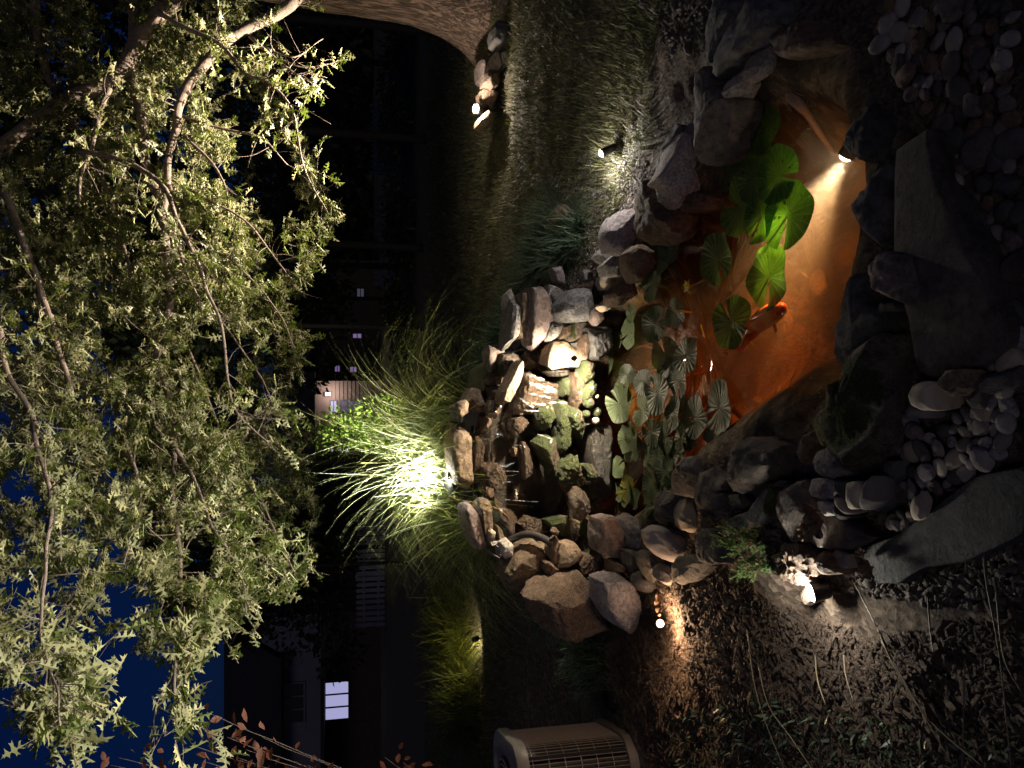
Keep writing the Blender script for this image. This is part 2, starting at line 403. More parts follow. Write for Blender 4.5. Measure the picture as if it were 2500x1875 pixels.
nt.links.new(wv, bn.inputs['Height']); nt.links.new(bn.outputs[0], gl.inputs['Normal']); nt.links.new(bn.outputs[0], lw.inputs['Normal'])
nt.links.new(mx.outputs[0], out.inputs['Surface'])
va = nd(nt, 'ShaderNodeVolumeAbsorption'); va.inputs[0].default_value = (0.93, 0.60, 0.16, 1); va.inputs[1].default_value = 3.3
vs = nd(nt, 'ShaderNodeVolumeScatter'); vs.inputs[0].default_value = (0.95, 0.88, 0.75, 1); vs.inputs[1].default_value = 0.55; vs.inputs['Anisotropy'].default_value = 0.2
ad = nd(nt, 'ShaderNodeAddShader'); nt.links.new(va.outputs[0], ad.inputs[0]); nt.links.new(vs.outputs[0], ad.inputs[1]); nt.links.new(ad.outputs[0], out.inputs['Volume'])
n = len(POND); bm = bmesh.new()
top = [bm.verts.new((x, y, WATER_Z)) for x, y in POND]; bot = [bm.verts.new((x, y, -1.0)) for x, y in POND]
bm.faces.new(top); bm.faces.new(list(reversed(bot)))
for i in range(n): bm.faces.new((top[i], bot[i], bot[(i + 1) % n], top[(i + 1) % n]))
bmesh.ops.recalc_face_normals(bm, faces=bm.faces[:]); bmesh.ops.triangulate(bm, faces=bm.faces[:])
me = bpy.data.meshes.new('pond_water'); bm.to_mesh(me); bm.free()
tag(link('pond_water', me, m), kind='structure')

# ------------------------------------------------------------------ grass blades (ribbons)
def blades(base, direc, length, width, droop, seg=4, rng=RNG):
    """numpy ribbons: base (n,3), direc (n,3) start direction, droop 0..1 -> verts, faces"""
    n = len(base); T = np.linspace(0, 1, seg + 1)
    hor = direc.copy(); hor[:, 2] = 0; hl = np.linalg.norm(hor, axis=1, keepdims=True); hor = hor / np.maximum(hl, 1e-6)
    side = np.stack([-hor[:, 1], hor[:, 0], np.zeros(n)], 1)
    V = np.zeros((n, seg + 1, 2, 3))
    pos = base.copy(); d = direc / np.linalg.norm(direc, axis=1, keepdims=True)
    for k, t in enumerate(T):
        w = (width * (1 - t ** 2.2) * 0.5 + 0.0002)[:, None]
        V[:, k, 0] = pos - side * w; V[:, k, 1] = pos + side * w
        pos = pos + d * (length / seg)[:, None]
        d = d + np.array([0, 0, -1.0])[None] * (droop * (0.35 + 1.3 * t) / seg * 2.0)[:, None] + hor * (droop * 0.25 / seg)[:, None]
        d /= np.linalg.norm(d, axis=1, keepdims=True)
    V = V.reshape(-1, 3); b0 = (np.arange(n) * (seg + 1) * 2)[:, None]
    fk = []
    for k in range(seg): fk.append(np.stack([b0[:, 0] + 2 * k, b0[:, 0] + 2 * k + 1, b0[:, 0] + 2 * k + 3, b0[:, 0] + 2 * k + 2], -1))
    F = np.stack(fk, 1).reshape(-1)
    return V, F, np.full(n * seg, 4)
def rand_dirs(n, lo, hi, rng=RNG):
    th = rng.uniform(0, 2 * np.pi, n); el = rng.uniform(lo, hi, n)
    return np.stack([np.cos(th) * np.cos(el), np.sin(th) * np.cos(el), np.sin(el)], 1)
# lawn
NB = 190000
by = 3.0 + 13.0 * RNG.uniform(0, 1, NB) ** 1.25; bx = RNG.uniform(-0.62, 0.60, NB) * by + 0.2
keep = (RNG.uniform(0, 1, NB) < lawn_mask(bx, by) * (0.45 + 0.75 * vnoise(bx, by, 2.0, 21))) & (poly_sd(bx, by, POND) > 0.30)
bx, by = bx[keep], by[keep]; n = len(bx)
V, F, S = blades(np.stack([bx, by, HGT(bx, by) - 0.005], 1), rand_dirs(n, 0.35, 1.35), RNG.uniform(0.03, 0.085, n) , 0.0035 + 0.0006 * by, RNG.uniform(0.1, 0.9, n), 2)
tag(link('lawn_grass', mesh_np('lawn_grass', V, F, S), MT['lawn']), 'short sparse lawn grass stretching back into the dark', 'grass', kind='stuff')

# ------------------------------------------------------------------ rocks
def rock_mesh(name, pts3, nrm, thick, k=3.2, cuts=4, amp=0.05, seed=0, nring=60, nlay=25, front=0.4):
    """a closed stone whose widest outline is pts3 (a planar ring), thickness along nrm"""
    rnd = random.Random(seed)
    P = [Vector(p) for p in pts3]
    c = sum(P, Vector()) / len(P)
    loop = P + P[:1]; L = [0]
    for i in range(len(P)): L.append(L[-1] + (loop[i + 1] - loop[i]).length)
    ring = []
    for j in range(nring):
        s_ = L[-1] * j / nring
        i = max(0, min(len(P) - 1, next((t for t in range(len(P)) if L[t + 1] >= s_), len(P) - 1)))
        f = (s_ - L[i]) / max(1e-9, L[i + 1] - L[i]); ring.append(loop[i].lerp(loop[i + 1], f) - c)
    ring = [(ring[j - 1] + ring[j] * 10 + ring[(j + 1) % nring]) / 12 for j in range(nring)]
    size = (sum(r_.length for r_ in ring) / nring)
    nrm = Vector(nrm).normalized(); verts = []; nl = []
    for i in range(nlay):
        th = -math.pi / 2 + math.pi * i / (nlay - 1)
        s_ = math.copysign(abs(math.sin(th)) ** (2 / k), math.sin(th)); r_ = abs(math.cos(th)) ** (2 / k)
        off = s_ * thick * (front if s_ < 0 else 1 - front)
        if i in (0, nlay - 1): verts.append(nrm * off); nl.append(1)
        else:
            verts += [q * r_ + nrm * off for q in ring]; nl.append(nring)
    for _ in range(cuts):
        d = Vector((rnd.uniform(-1, 1), rnd.uniform(-1, 1), rnd.uniform(-1, 1))).normalized()
        if d.dot(nrm) > 0.3: d = -d
        ext = max(v.dot(d) for v in verts); o = ext * rnd.uniform(0.66, 0.9)
        for v in verts:
            e = v.dot(d) - o
            if e > 0: v -= d * e * 0.9
    sd = Vector((rnd.uniform(-50, 50), rnd.uniform(-50, 50), rnd.uniform(-50, 50)))
    for v in verts:
        d = v.normalized() if v.length > 1e-6 else Vector((0, 0, 1))
        q = v / size
        v += d * size * amp * (noise.fractal(q * 1.3 + sd, 1.0, 2.0, 4) + (0.75 if cuts else 0.25) * noise.fractal(q * 3.6 + sd, 0.75, 2.0, 6) + (0.5 * (noise.ridged_multi_fractal(q * 2.2 + sd, 0.9, 2.1, 5, 1.0, 2.0) - 1.0) if cuts else 0.0))
    f = []
    st = [0]
    for a in nl: st.append(st[-1] + a)
    for i in range(nlay - 1):
        a, b_ = st[i], st[i + 1]
        for j in range(nring):
            j2 = (j + 1) % nring
            if nl[i] == 1: f.append((a, b_ + j2, b_ + j))
            elif nl[i + 1] == 1: f.append((a + j, a + j2, b_))
            else: f.append((a + j, a + j2, b_ + j2, b_ + j))
    me = bpy.data.meshes.new(name); me.from_pydata([tuple(v) for v in verts], [], f); me.update()
    bm = bmesh.new(); bm.from_mesh(me); bmesh.ops.recalc_face_normals(bm, faces=bm.faces[:]); bm.to_mesh(me); bm.free()
    me.polygons.foreach_set('use_smooth', [True] * len(me.polygons))
    if cuts: me.set_sharp_from_angle(angle=R(28))
    return me, c
_seed = [100]
def stone(tile, pts, mode, depth, thick, mat, name, label, cat='stone', group=None, k=4.0, cuts=7, amp=0.06, front=0.4):
    _seed[0] += 1
    px = [tp(tile, x, y) for x, y in pts]
    if mode == 'v':
        xm, ym = max(px); gl_ = -0.22 if group == GM else (-0.10 if group == GL else -0.04)     # never let a standing stone sink under the ground it stands on
        if group != GT: depth = min(depth, PZ(xm, ym, gl_).y)
        P3 = [PY(x, y, depth) for x, y in px]; nrm = (0, 1, 0.12)
    else:
        P3 = [PZ(x, y, depth) for x, y in px]; nrm = (0, 0, -1)
    if mat in ('moss', 'wet', 'pitted'): amp *= 1.6
    me, c = rock_mesh(name, P3, nrm, thick, k, cuts, amp, _seed[0], front=front if mode == 'v' else 0.25)
    o = link(name, me, MT[mat]); o.location = c
    return tag(o, label, cat, group)
# ------------------------------------------------------------------ stones of the waterfall mound
GT = 'stones ringing the oak trunk'; GM = 'stones of the waterfall mound'; GL = 'stones piled on the left bank'; GR = 'stones edging the far bank'; GN = 'flagstones of the near bank'
stone('A', [(330, 560), (1000, 300), (1500, 600), (1800, 900), (1850, 1500), (1750, 2000), (1300, 2280), (800, 2320), (560, 2050), (430, 1500), (450, 1000)], 'v', 5.75, 0.35, 'wetdark', 'waterfall_backing_rock', 'broad dark wet rock face behind the trickling waterfall', 'rock', GM, cuts=2, amp=0.05, front=0.3)
stone('A', [(250, 1110), (370, 1110), (405, 1290), (415, 1560), (430, 1830), (390, 1905), (300, 1880), (225, 1560), (195, 1400), (225, 1200)], 'v', 5.35, 0.36, 'tan', 'capstone', 'long level tan capstone topping the waterfall below the lit grass', 'stone', GM, k=5)
stone('A', [(185, 1440), (235, 1600), (300, 1950), (340, 2040), (250, 1990), (180, 1800)], 'v', 5.55, 0.25, 'slate', 'slab', 'thin dark slab propped behind the long tan capstone', 'stone', GM)
stone('A', [(430, 740), (560, 760), (620, 870), (600, 960), (540, 1010), (430, 1000), (345, 870)], 'v', 5.34, 0.26, 'tan', 'stone', 'angular orange-brown stone right of the long capstone', 'stone', GM, cuts=6)
stone('A', [(290, 900), (370, 865), (410, 900), (400, 1000), (330, 1055), (285, 1000)], 'v', 5.24, 0.16, 'tan', 'stone', 'small bright-topped stone sitting on the right end of the capstone', 'stone', GM)
stone('A', [(240, 960), (290, 900), (300, 1050), (370, 1060), (370, 1110), (245, 1110)], 'v', 5.38, 0.2, 'slate', 'stone', 'flat dark stone tucked under the small bright-topped stone', 'stone', GM)
stone('A', [(620, 280), (790, 265), (795, 370), (740, 430), (730, 540), (660, 565), (605, 500), (595, 370)], 'v', 5.32, 0.24, 'pink', 'stone', 'half pink half grey stone at the outer end of the mound top', 'stone', GM)
stone('A', [(760, 380), (880, 360), (970, 400), (985, 450), (930, 500), (880, 560), (820, 630), (760, 590), (730, 480)], 'v', 5.22, 0.22, 'mossy2', 'stone', 'rounded stone with a mossy lit top beside the leaning slab', 'stone', GM, k=2.4, cuts=2)
stone('A', [(970, 440), (985, 530), (940, 680), (830, 900), (780, 1000), (740, 900), (770, 780), (870, 600), (930, 470)], 'v', 5.02, 0.24, 'tan', 'leaning_slab', 'brightly lit slab leaning diagonally over the fall', 'stone', GM, k=4.5, cuts=2)
stone('A', [(590, 660), (700, 560), (760, 600), (770, 690), (630, 710)], 'v', 5.33, 0.22, 'brown', 'stone', 'wedge of brown stone below the half pink stone', 'stone', GM)
stone('A', [(625, 730), (770, 705), (740, 860), (640, 880)], 'v', 5.31, 0.22, 'tan', 'stone', 'squarish brown block under the brown wedge stone', 'stone', GM, k=4)
stone('A', [(640, 870), (720, 860), (760, 920), (740, 1030), (690, 1080), (610, 1020), (600, 940)], 'v', 5.17, 0.2, 'wet', 'stone', 'round dark wet stone at the foot of the leaning slab', 'stone', GM, k=2.3, cuts=1)
stone('A', [(880, -330), (955, -335), (940, 10), (900, 300), (850, 350), (795, 330), (830, 60)], 'v', 5.12, 0.3, 'grey', 'slab', 'flat pale slab topmost in the right-hand stack of the mound', 'stone', GM, k=5)
stone('A', [(965, -280), (1030, -270), (1032, 0), (1010, 200), (945, 220), (950, 0)], 'v', 5.06, 0.28, 'tan', 'slab', 'thin tawny slab under the topmost pale slab', 'stone', GM, k=5)
stone('A', [(800, -260), (860, -330), (880, -330), (850, -120), (815, -100)], 'v', 5.2, 0.2, 'pale', 'stone', 'pale sliver of stone at the grass edge of the right-hand stack', 'stone', GM)
stone('A', [(1057, -341), (1172, -346), (1242, -261), (1302, -41), (1250, 230), (1220, 310), (1160, 345), (1070, 290), (1045, 150), (1040, 0)], 'v', 4.98, 0.34, 'pink', 'slab', 'large smooth pinkish slab in the right-hand stack', 'stone', GM, k=4.5, cuts=2, amp=0.03)
stone('A', [(1262, -371), (1322, -371), (1422, -281), (1382, -201), (1312, -171), (1252, -221)], 'v', 4.9, 0.2, 'grey', 'stone', 'small angular grey stone behind the banded boulder', 'stone', GM)
stone('A', [(1290, -160), (1380, -190), (1395, -60), (1400, 0), (1310, 0)], 'v', 4.9, 0.2, 'grey', 'stone', 'grey chock stone between the pinkish slab and the banded boulder', 'stone', GM)
stone('A', [(1502, -311), (1642, -371), (1742, -341), (1772, -241), (1740, -20), (1640, 30), (1420, 20), (1390, -60), (1390, -170)], 'v', 4.72, 0.36, 'band', 'boulder', 'dark grey boulder with pale wavy banding at the right of the mound', 'boulder', GM)
stone('A', [(1280, 50), (1390, 0), (1410, 60), (1360, 180), (1290, 250), (1250, 220), (1260, 120)], 'v', 4.88, 0.2, 'grey', 'stone', 'grey angular stone just above the glaring yellow-lit rock', 'stone', GM)
stone('A', [(1400, 70), (1510, 60), (1520, 150), (1470, 220), (1400, 220)], 'v', 4.86, 0.2, 'brown', 'stone', 'brown block under the banded boulder', 'stone', GM)
stone('A', [(1520, 40), (1620, 30), (1700, 60), (1640, 160), (1500, 260), (1490, 190)], 'v', 4.82, 0.22, 'mossy2', 'stone', 'greenish wedge stone below the banded boulder', 'stone', GM)
stone('A', [(1520, 260), (1650, 170), (1660, 300), (1620, 330)], 'v', 4.84, 0.2, 'slate', 'stone', 'dark triangular stone right above the yellow-lit rock', 'stone', GM)
stone('A', [(1713, -97), (1788, -132), (1848, -97), (1868, 0), (1788, 75), (1728, 0)], 'v', 4.62, 0.17, 'pink', 'stone', 'smooth pinkish egg-shaped stone beside the lily pads', 'stone', GM, k=2.2, cuts=0)
stone('A', [(1718, 73), (1918, 73), (1938, 363), (1828, 443), (1738, 413), (1708, 220)], 'v', 4.66, 0.26, 'slate', 'stone', 'dark squarish stone at the water below the egg-shaped one', 'stone', GM, k=4)
stone('A', [(1670, 95), (1715, 120), (1720, 250), (1680, 430), (1640, 440), (1625, 370), (1650, 200)], 'v', 4.70, 0.16, 'brown', 'slab', 'thin brown slab on edge beside the dark squarish stone', 'stone', GM, k=4)
stone('A', [(1330, 240), (1390, 225), (1560, 300), (1610, 340), (1600, 400), (1570, 520), (1420, 520), (1280, 550), (1230, 510), (1240, 420), (1270, 320)], 'v', 4.86, 0.26, 'tan', 'lit_rock', 'rough rock glaring yellow-white in the lamp beside the fall', 'rock', GM, cuts=5)
stone('A', [(1230, 560), (1300, 545), (1540, 540), (1480, 610), (1320, 620)], 'v', 4.9, 0.2, 'wetdark', 'stone', 'flat dark wet stone under the glaring yellow-lit rock', 'stone', GM)
stone('A', [(1000, 330), (1070, 300), (1230, 350), (1230, 560), (1180, 640), (1060, 560), (1000, 560)], 'v', 5.25, 0.26, 'wet', 'slab', 'brown wet slab behind the point of the pinkish slab', 'stone', GM)
stone('A', [(990, 560), (1020, 620), (960, 900), (880, 1150), (850, 1330), (740, 1330), (770, 1050), (830, 960), (940, 700)], 'v', 5.3, 0.26, 'wet', 'slab', 'dark dripping slab under the leaning lit slab', 'stone', GM)
stone('A', [(1010, 570), (1060, 560), (1180, 640), (1360, 690), (1390, 830), (1260, 900), (1100, 1010), (950, 1040), (925, 960), (990, 780)], 'v', 5.1, 0.3, 'wet', 'waterfall_ledge', 'broad glittering wet ledge the water runs down', 'rock', GM, k=3, cuts=3, amp=0.08)
stone('A', [(1400, 610), (1480, 600), (1495, 820), (1400, 835)], 'v', 4.98, 0.2, 'moss', 'ledge_stone', 'short mossy ledge stone just below the yellow-lit rock', 'stone', GM, k=4)
stone('A', [(1530, 570), (1610, 570), (1650, 750), (1645, 1080), (1560, 1000), (1520, 700)], 'v', 4.88, 0.24, 'wet', 'ledge_stone', 'long wet brown ledge stone lower right of the fall', 'stone', GM, k=4)
stone('A', [(1650, 440), (1750, 470), (1760, 620), (1680, 720), (1620, 620)], 'v', 4.8, 0.22, 'moss', 'stone', 'yellowish mossy stone below the thin slab on edge', 'stone', GM)
stone('A', [(1660, 760), (1760, 660), (1800, 700), (1740, 860), (1660, 870)], 'v', 4.75, 0.16, 'moss', 'stone', 'small mossy stone at the waterline under the yellowish one', 'stone', GM)
stone('A', [(1380, 860), (1490, 850), (1480, 960), (1475, 1300), (1470, 1480), (1380, 1500), (1370, 1000)], 'v', 4.93, 0.24, 'moss', 'ledge_stone', 'long level moss-streaked ledge in the middle of the fall', 'stone', GM, k=4)
stone('A', [(1490, 920), (1600, 980), (1660, 1130), (1655, 1330), (1560, 1250), (1490, 1050)], 'v', 4.84, 0.22, 'moss', 'ledge_stone', 'mossy sloping ledge at the foot of the long brown ledge', 'stone', GM)
stone('A', [(1140, 960), (1250, 900), (1360, 860), (1360, 1020), (1250, 1150), (1200, 1230), (1140, 1200)], 'v', 5.02, 0.24, 'moss', 'stone', 'bright mossy stone under the glittering ledge', 'stone', GM)
stone('A', [(1120, 1320), (1210, 1240), (1320, 1270), (1370, 1480), (1420, 1720), (1380, 1750), (1290, 1620), (1190, 1460)], 'v', 4.99, 0.28, 'moss', 'stone', 'long wedge of moss-covered rock left of the mossy ledges', 'stone', GM, k=3)
stone('A', [(880, 1070), (1000, 1040), (1050, 1100), (980, 1190), (900, 1260), (860, 1250)], 'v', 5.12, 0.22, 'wet', 'stone', 'brown wet stone left of the glittering ledge', 'stone', GM)
stone('A', [(990, 1320), (1040, 1320), (1080, 1420), (1085, 1600), (1060, 1740), (1010, 1740), (1000, 1500)], 'v', 5.1, 0.2, 'wet', 'ledge_stone', 'glistening narrow ledge in the dark hollow of the fall', 'stone', GM, k=4)
stone('A', [(895, 1385), (945, 1378), (945, 1480), (895, 1490)], 'v', 5.2, 0.12, 'tan', 'stone', 'tiny pale stone in the dark hollow of the fall', 'stone', GM)
stone('A', [(470, 1240), (540, 1235), (562, 1330), (545, 1700), (470, 1760)], 'v', 5.42, 0.2, 'wet', 'ledge_stone', 'thin wet ledge directly under the black spillway', 'stone', GM, k=5)
stone('A', [(640, 1330), (690, 1330), (690, 1540), (645, 1560)], 'v', 5.34, 0.2, 'wet', 'ledge_stone', 'narrow dripping ledge under the thin wet ledge', 'stone', GM, k=5)
stone('A', [(550, 1040), (630, 1060), (665, 1160), (620, 1230), (550, 1230)], 'v', 5.36, 0.2, 'brown', 'stone', 'brown layered stone at the right end of the spillway', 'stone', GM)
stone('B', [(570, 260), (640, 215), (740, 220), (780, 290), (800, 380), (740, 515), (640, 470)], 'v', 5.2, 0.26, 'wet', 'stone', 'shiny wet block the water drops over below the spillway', 'stone', GM, k=3.5, cuts=3, amp=0.07)
stone('B', [(590, 470), (680, 480), (700, 540), (640, 600), (590, 560)], 'v', 5.2, 0.16, 'brown', 'stone', 'small brown stone left of the shiny wet block', 'stone', GM)
stone('B', [(1430, 270), (1480, 170), (1560, 140), (1610, 200), (1630, 300), (1660, 430), (1560, 480), (1480, 490), (1410, 400)], 'v', 4.8, 0.26, 'moss', 'stone', 'shaggy green moss hummock at the foot of the fall', 'stone', GM, k=2.5, cuts=2, amp=0.1)
stone('B', [(1640, 240), (1720, 210), (1790, 330), (1780, 440), (1700, 420)], 'v', 4.74, 0.2, 'moss', 'stone', 'darker mossy stone right beside the moss hummock', 'stone', GM, k=2.5, amp=0.1)
stone('A', [(1680, 1180), (1720, 1130), (1890, 1120), (1930, 1270), (1940, 1600), (1900, 1900), (1800, 1950), (1740, 1800), (1690, 1480)], 'v', 4.86, 0.3, 'wetdark', 'slab', 'broad dark step slab at the waterline under the mossy ledges', 'stone', GM, k=5, cuts=2)
for cx, cy_, r_, lb in ((1715, 900, 55, 'round moss ball stone at the waterline, topmost of the three'), (1800, 1000, 45, 'round olive pebble at the waterline beside the dark step slab'), (1690, 1020, 36, 'small mossy pebble left of the olive waterline pebble'), (1790, 1095, 34, 'small tan pebble on the end of the dark step slab'), (1790, 830, 26, 'small white pebble at the waterline by the fall')):
    stone('A', [(cx + r_ * math.cos(t) * 0.9, cy_ + r_ * 1.15 * math.sin(t)) for t in np.linspace(0, 6.28, 10)[:-1]], 'v', 4.74, 0.05 + r_ * 0.0012, 'moss' if r_ > 35 else 'cream', 'pebble', lb, 'pebble', GM, k=2.2, cuts=0)
stone('B', [(1530, 560), (1610, 480), (1670, 540), (1700, 760), (1640, 850), (1590, 840), (1540, 680)], 'v', 4.62, 0.22, 'wet', 'stone', 'pointed glistening brown stone standing in the water left of the fall', 'stone', GM)
stone('B', [(1250, 840), (1350, 790), (1460, 790), (1480, 900), (1530, 1050), (1400, 1000), (1290, 900)], 'v', 4.84, 0.26, 'moss', 'stone', 'moss-topped stone in front of the corrugated hose', 'stone', GM)
stone('B', [(960, 880), (1060, 800), (1240, 850), (1250, 960), (1060, 990)], 'v', 4.98, 0.2, 'wet', 'stone', 'wet glinting rubble stone behind the corrugated hose', 'stone', GM, amp=0.1)
stone('B', [(1680, 1040), (1790, 1040), (1810, 1120), (1700, 1220), (1610, 1240), (1640, 1120)], 'v', 4.6, 0.22, 'moss', 'stone', 'bright green mossy stone near the purple-brown block', 'stone', GM)
stone('B', [(1690, 820), (1750, 850), (1740, 980), (1670, 1040)], 'v', 4.62, 0.18, 'mossy2', 'stone', 'small dull mossy stone above the bright green mossy one', 'stone', GM)
# left side of the mound
stone('B', [(340, 680), (440, 655), (490, 720), (540, 960), (580, 1090), (490, 1155), (400, 1000), (360, 850)], 'v', 5.08, 0.3, 'pink', 'slab', 'tilted slab with a pale blue-grey side against the fountain grass', 'stone', GM, k=4.5, cuts=3)
stone('B', [(520, 620), (610, 605), (660, 650), (670, 900), (600, 1060), (555, 960), (520, 760)], 'v', 5.02, 0.26, 'tan', 'slab', 'upright tan slab beside the tilted blue-sided slab', 'stone', GM, k=4.5)
stone('B', [(620, 950), (650, 925), (700, 960), (690, 1040), (625, 1045)], 'v', 4.94, 0.12, 'cream', 'stone', 'small yellowish rounded stone between the upright slabs', 'stone', GM, k=2.5, cuts=0)
stone('B', [(710, 880), (780, 950), (790, 1050), (720, 1060)], 'v', 4.95, 0.16, 'tan', 'stone', 'narrow tan stone left of the hose', 'stone', GM)
stone('B', [(700, 590), (790, 680), (900, 760), (960, 900), (860, 1030), (790, 1040), (780, 900), (720, 860)], 'v', 5.12, 0.26, 'wet', 'stone', 'dark reddish wet stone above the hose', 'stone', GM)
stone('B', [(750, 1080), (820, 1030), (890, 1100), (880, 1220), (800, 1250), (750, 1180)], 'v', 4.85, 0.16, 'pale', 'stone', 'pale rounded stone left of the corrugated hose', 'stone', GM, k=2.6, cuts=1)
stone('B', [(640, 1050), (740, 1060), (700, 1110), (640, 1110)], 'v', 4.93, 0.12, 'pale', 'stone', 'thin pale stone above the pale rounded stone', 'stone', GM)
stone('B', [(712, 1110), (752, 1120), (762, 1190), (722, 1215)], 'v', 4.88, 0.1, 'lav', 'pebble', 'bluish pebble tucked against the pale rounded stone', 'pebble', GM, k=2.4, cuts=0)
stone('B', [(570, 1120), (640, 1190), (800, 1270), (820, 1310), (700, 1240), (600, 1170)], 'v', 5.0, 0.2, 'lav', 'slab', 'thin pale curved slab edging the mound beside the grass', 'stone', GM, cuts=0)
stone('B', [(960, 1100), (1100, 1045), (1180, 1110), (1270, 1090), (1290, 1150), (1250, 1240), (1200, 1430), (1130, 1480), (1060, 1560), (1060, 1659), (960, 1650), (800, 1540), (780, 1400), (860, 1230)], 'v', 4.85, 0.42, 'tan', 'boulder', 'large tan boulder with a jagged top left of the hose', 'boulder', GL, cuts=7, amp=0.06)
stone('B', [(1290, 1130), (1330, 1000), (1380, 990), (1370, 1080), (1340, 1170), (1400, 1220), (1390, 1330), (1290, 1290)], 'v', 4.66, 0.2, 'tan', 'stone', 'upright tan stone at the lower end of the hose', 'stone', GL)
stone('B', [(1310, 960), (1345, 912), (1390, 960), (1370, 1000), (1330, 1000)], 'v', 4.62, 0.09, 'tan', 'pebble', 'orange-tan pebble perched on the upright tan stone', 'pebble', GL, k=2.4, cuts=0)
stone('B', [(1240, 1260), (1380, 1330), (1380, 1400), (1280, 1440), (1230, 1380)], 'v', 4.64, 0.2, 'brown', 'stone', 'brown stone wedged between the tan and the pitted boulder', 'stone', GL)
stone('B', [(1420, 1230), (1460, 1100), (1540, 1070), (1610, 1110), (1600, 1240), (1430, 1370), (1390, 1360)], 'v', 4.58, 0.26, 'tan', 'stone', 'shadowed tan stone behind the big pitted boulder', 'stone', GL)
stone('B', [(1570, 1290), (1640, 1230), (1800, 1180), (1850, 1250), (1800, 1430), (1700, 1450), (1600, 1400)], 'v', 4.5, 0.26, 'pitted', 'stone', 'dark pitted stone right of the big pitted boulder', 'stone', GL, amp=0.09)
stone('K', [(1290, 500), (1430, 450), (1490, 405), (1560, 410), (1620, 470), (1700, 600), (1720, 680), (1750, 770), (1650, 840), (1600, 850), (1400, 800), (1320, 700), (1280, 600)], 'v', 4.45, 0.52, 'pitted', 'boulder', 'biggest boulder, warm brown with a pitted upper face', 'boulder', GL, k=3.4, cuts=5)
stone('K', [(1715, 450), (1770, 432), (1880, 455), (1930, 560), (1945, 770), (1880, 790), (1800, 740), (1720, 620)], 'v', 4.1, 0.36, 'lav', 'boulder', 'pale creased block right of the biggest boulder, by the small lamp', 'boulder', GL, k=4, cuts=4)
stone('E', [(270, 830), (400, 800), (540, 830), (560, 950), (570, 1100), (560, 1240), (430, 1230), (280, 1200), (265, 1000)], 'v', 4.34, 0.34, 'pink', 'stone', 'angular purple-brown block with a broken face left of the lily pads', 'stone', GL, k=5, cuts=7, amp=0.07)
stone('E', [(545, 850), (630, 780), (700, 830), (745, 900), (740, 1090), (680, 1170), (580, 1150), (555, 1000)], 'v', 4.2, 0.28, 'grey', 'stone', 'pointed grey stone next to the purple-brown block', 'stone', GL)
stone('E', [(590, 1180), (700, 1170), (740, 1300), (700, 1480), (620, 1480), (590, 1330)], 'v', 4.1, 0.24, 'flag', 'stone', 'dull brown stone below the pointed grey stone', 'stone', GL)
stone('E', [(420, 1290), (570, 1280), (580, 1400), (540, 1450), (410, 1450)], 'v', 4.22, 0.24, 'brown', 'stone', 'dark brown block behind the pale creased block', 'stone', GL, k=4)
stone('E', [(800, 980), (930, 900), (1080, 930), (1280, 1010), (1300, 1080), (1270, 1170), (1180, 1240), (1050, 1290), (940, 1250), (840, 1150)], 'v', 3.72, 0.30, 'smooth', 'boulder', 'large smooth egg-shaped grey boulder on the left bank', 'boulder', GL, k=2.3, cuts=1, amp=0.04)
stone('E', [(1150, 740), (1200, 640), (1260, 605), (1330, 650), (1340, 760), (1320, 930), (1260, 975), (1170, 940), (1145, 850)], 'v', 3.45, 0.16, 'cream', 'river_stone', 'oblong buff river stone above the smooth egg-shaped boulder', 'stone', GL, k=2.6, cuts=1)
stone('E', [(1370, 690), (1430, 720), (1440, 830), (1390, 880), (1350, 830)], 'v', 3.38, 0.09, 'smooth', 'pebble', 'small brown pebble beside the oblong buff river stone', 'pebble', GL, k=2.3, cuts=0)
stone('E', [(1460, 720), (1495, 700), (1510, 750), (1485, 780), (1458, 760)], 'v', 3.36, 0.05, 'cream', 'pebble', 'tiny cream pebble between the buff and the grey river stone', 'pebble', GL, k=2.3, cuts=0)
stone('E', [(1510, 800), (1600, 740), (1710, 730), (1730, 790), (1680, 880), (1590, 925), (1520, 890)], 'v', 3.27, 0.15, 'lav', 'river_stone', 'smooth grey river stone above the juniper sprig', 'stone', GL, k=2.4, cuts=0)
stone('E', [(1920, 590), (1980, 535), (2080, 550), (2050, 640), (2000, 690), (1940, 650)], 'v', 3.12, 0.10, 'pale', 'river_stone', 'pale triangular stone on the dark flat rocks left of the pond', 'stone', GL, k=2.5, cuts=1)
stone('E', [(690, 1450), (770, 1405), (850, 1450), (870, 1540), (800, 1620), (700, 1600), (665, 1520)], 'v', 3.9, 0.20, 'darkball', 'river_stone', 'dark round river stone beside the small warm lamp', 'stone', GL, k=2.2, cuts=0)
stone('E', [(920, 1380), (1000, 1320), (1090, 1360), (1080, 1480), (1000, 1540), (920, 1490)], 'v', 3.62, 0.18, 'smooth', 'river_stone', 'grooved grey round stone below the egg-shaped boulder', 'stone', GL, k=2.3, cuts=1)
stone('E', [(740, 1220), (830, 1180), (940, 1270), (1050, 1310), (900, 1400), (860, 1540), (760, 1350)], 'v', 3.8, 0.2, 'flag', 'stone', 'low brown stone propping the egg-shaped boulder', 'stone', GL)
stone('E', [(1100, 1300), (1200, 1230), (1290, 1210), (1480, 1330), (1330, 1480), (1120, 1560), (1080, 1420)], 'h', 0.06, 0.14, 'flag', 'flat_stone', 'flat brown stone between the egg-shaped boulder and the mulch', 'stone', GL, k=5)
stone('E', [(1310, 1010), (1440, 930), (1560, 970), (1650, 1100), (1650, 1320), (1480, 1320), (1300, 1190)], 'h', 0.07, 0.14, 'flag', 'flat_stone', 'flat violet-brown stone between the egg-shaped boulder and the juniper', 'stone', GL, k=5)
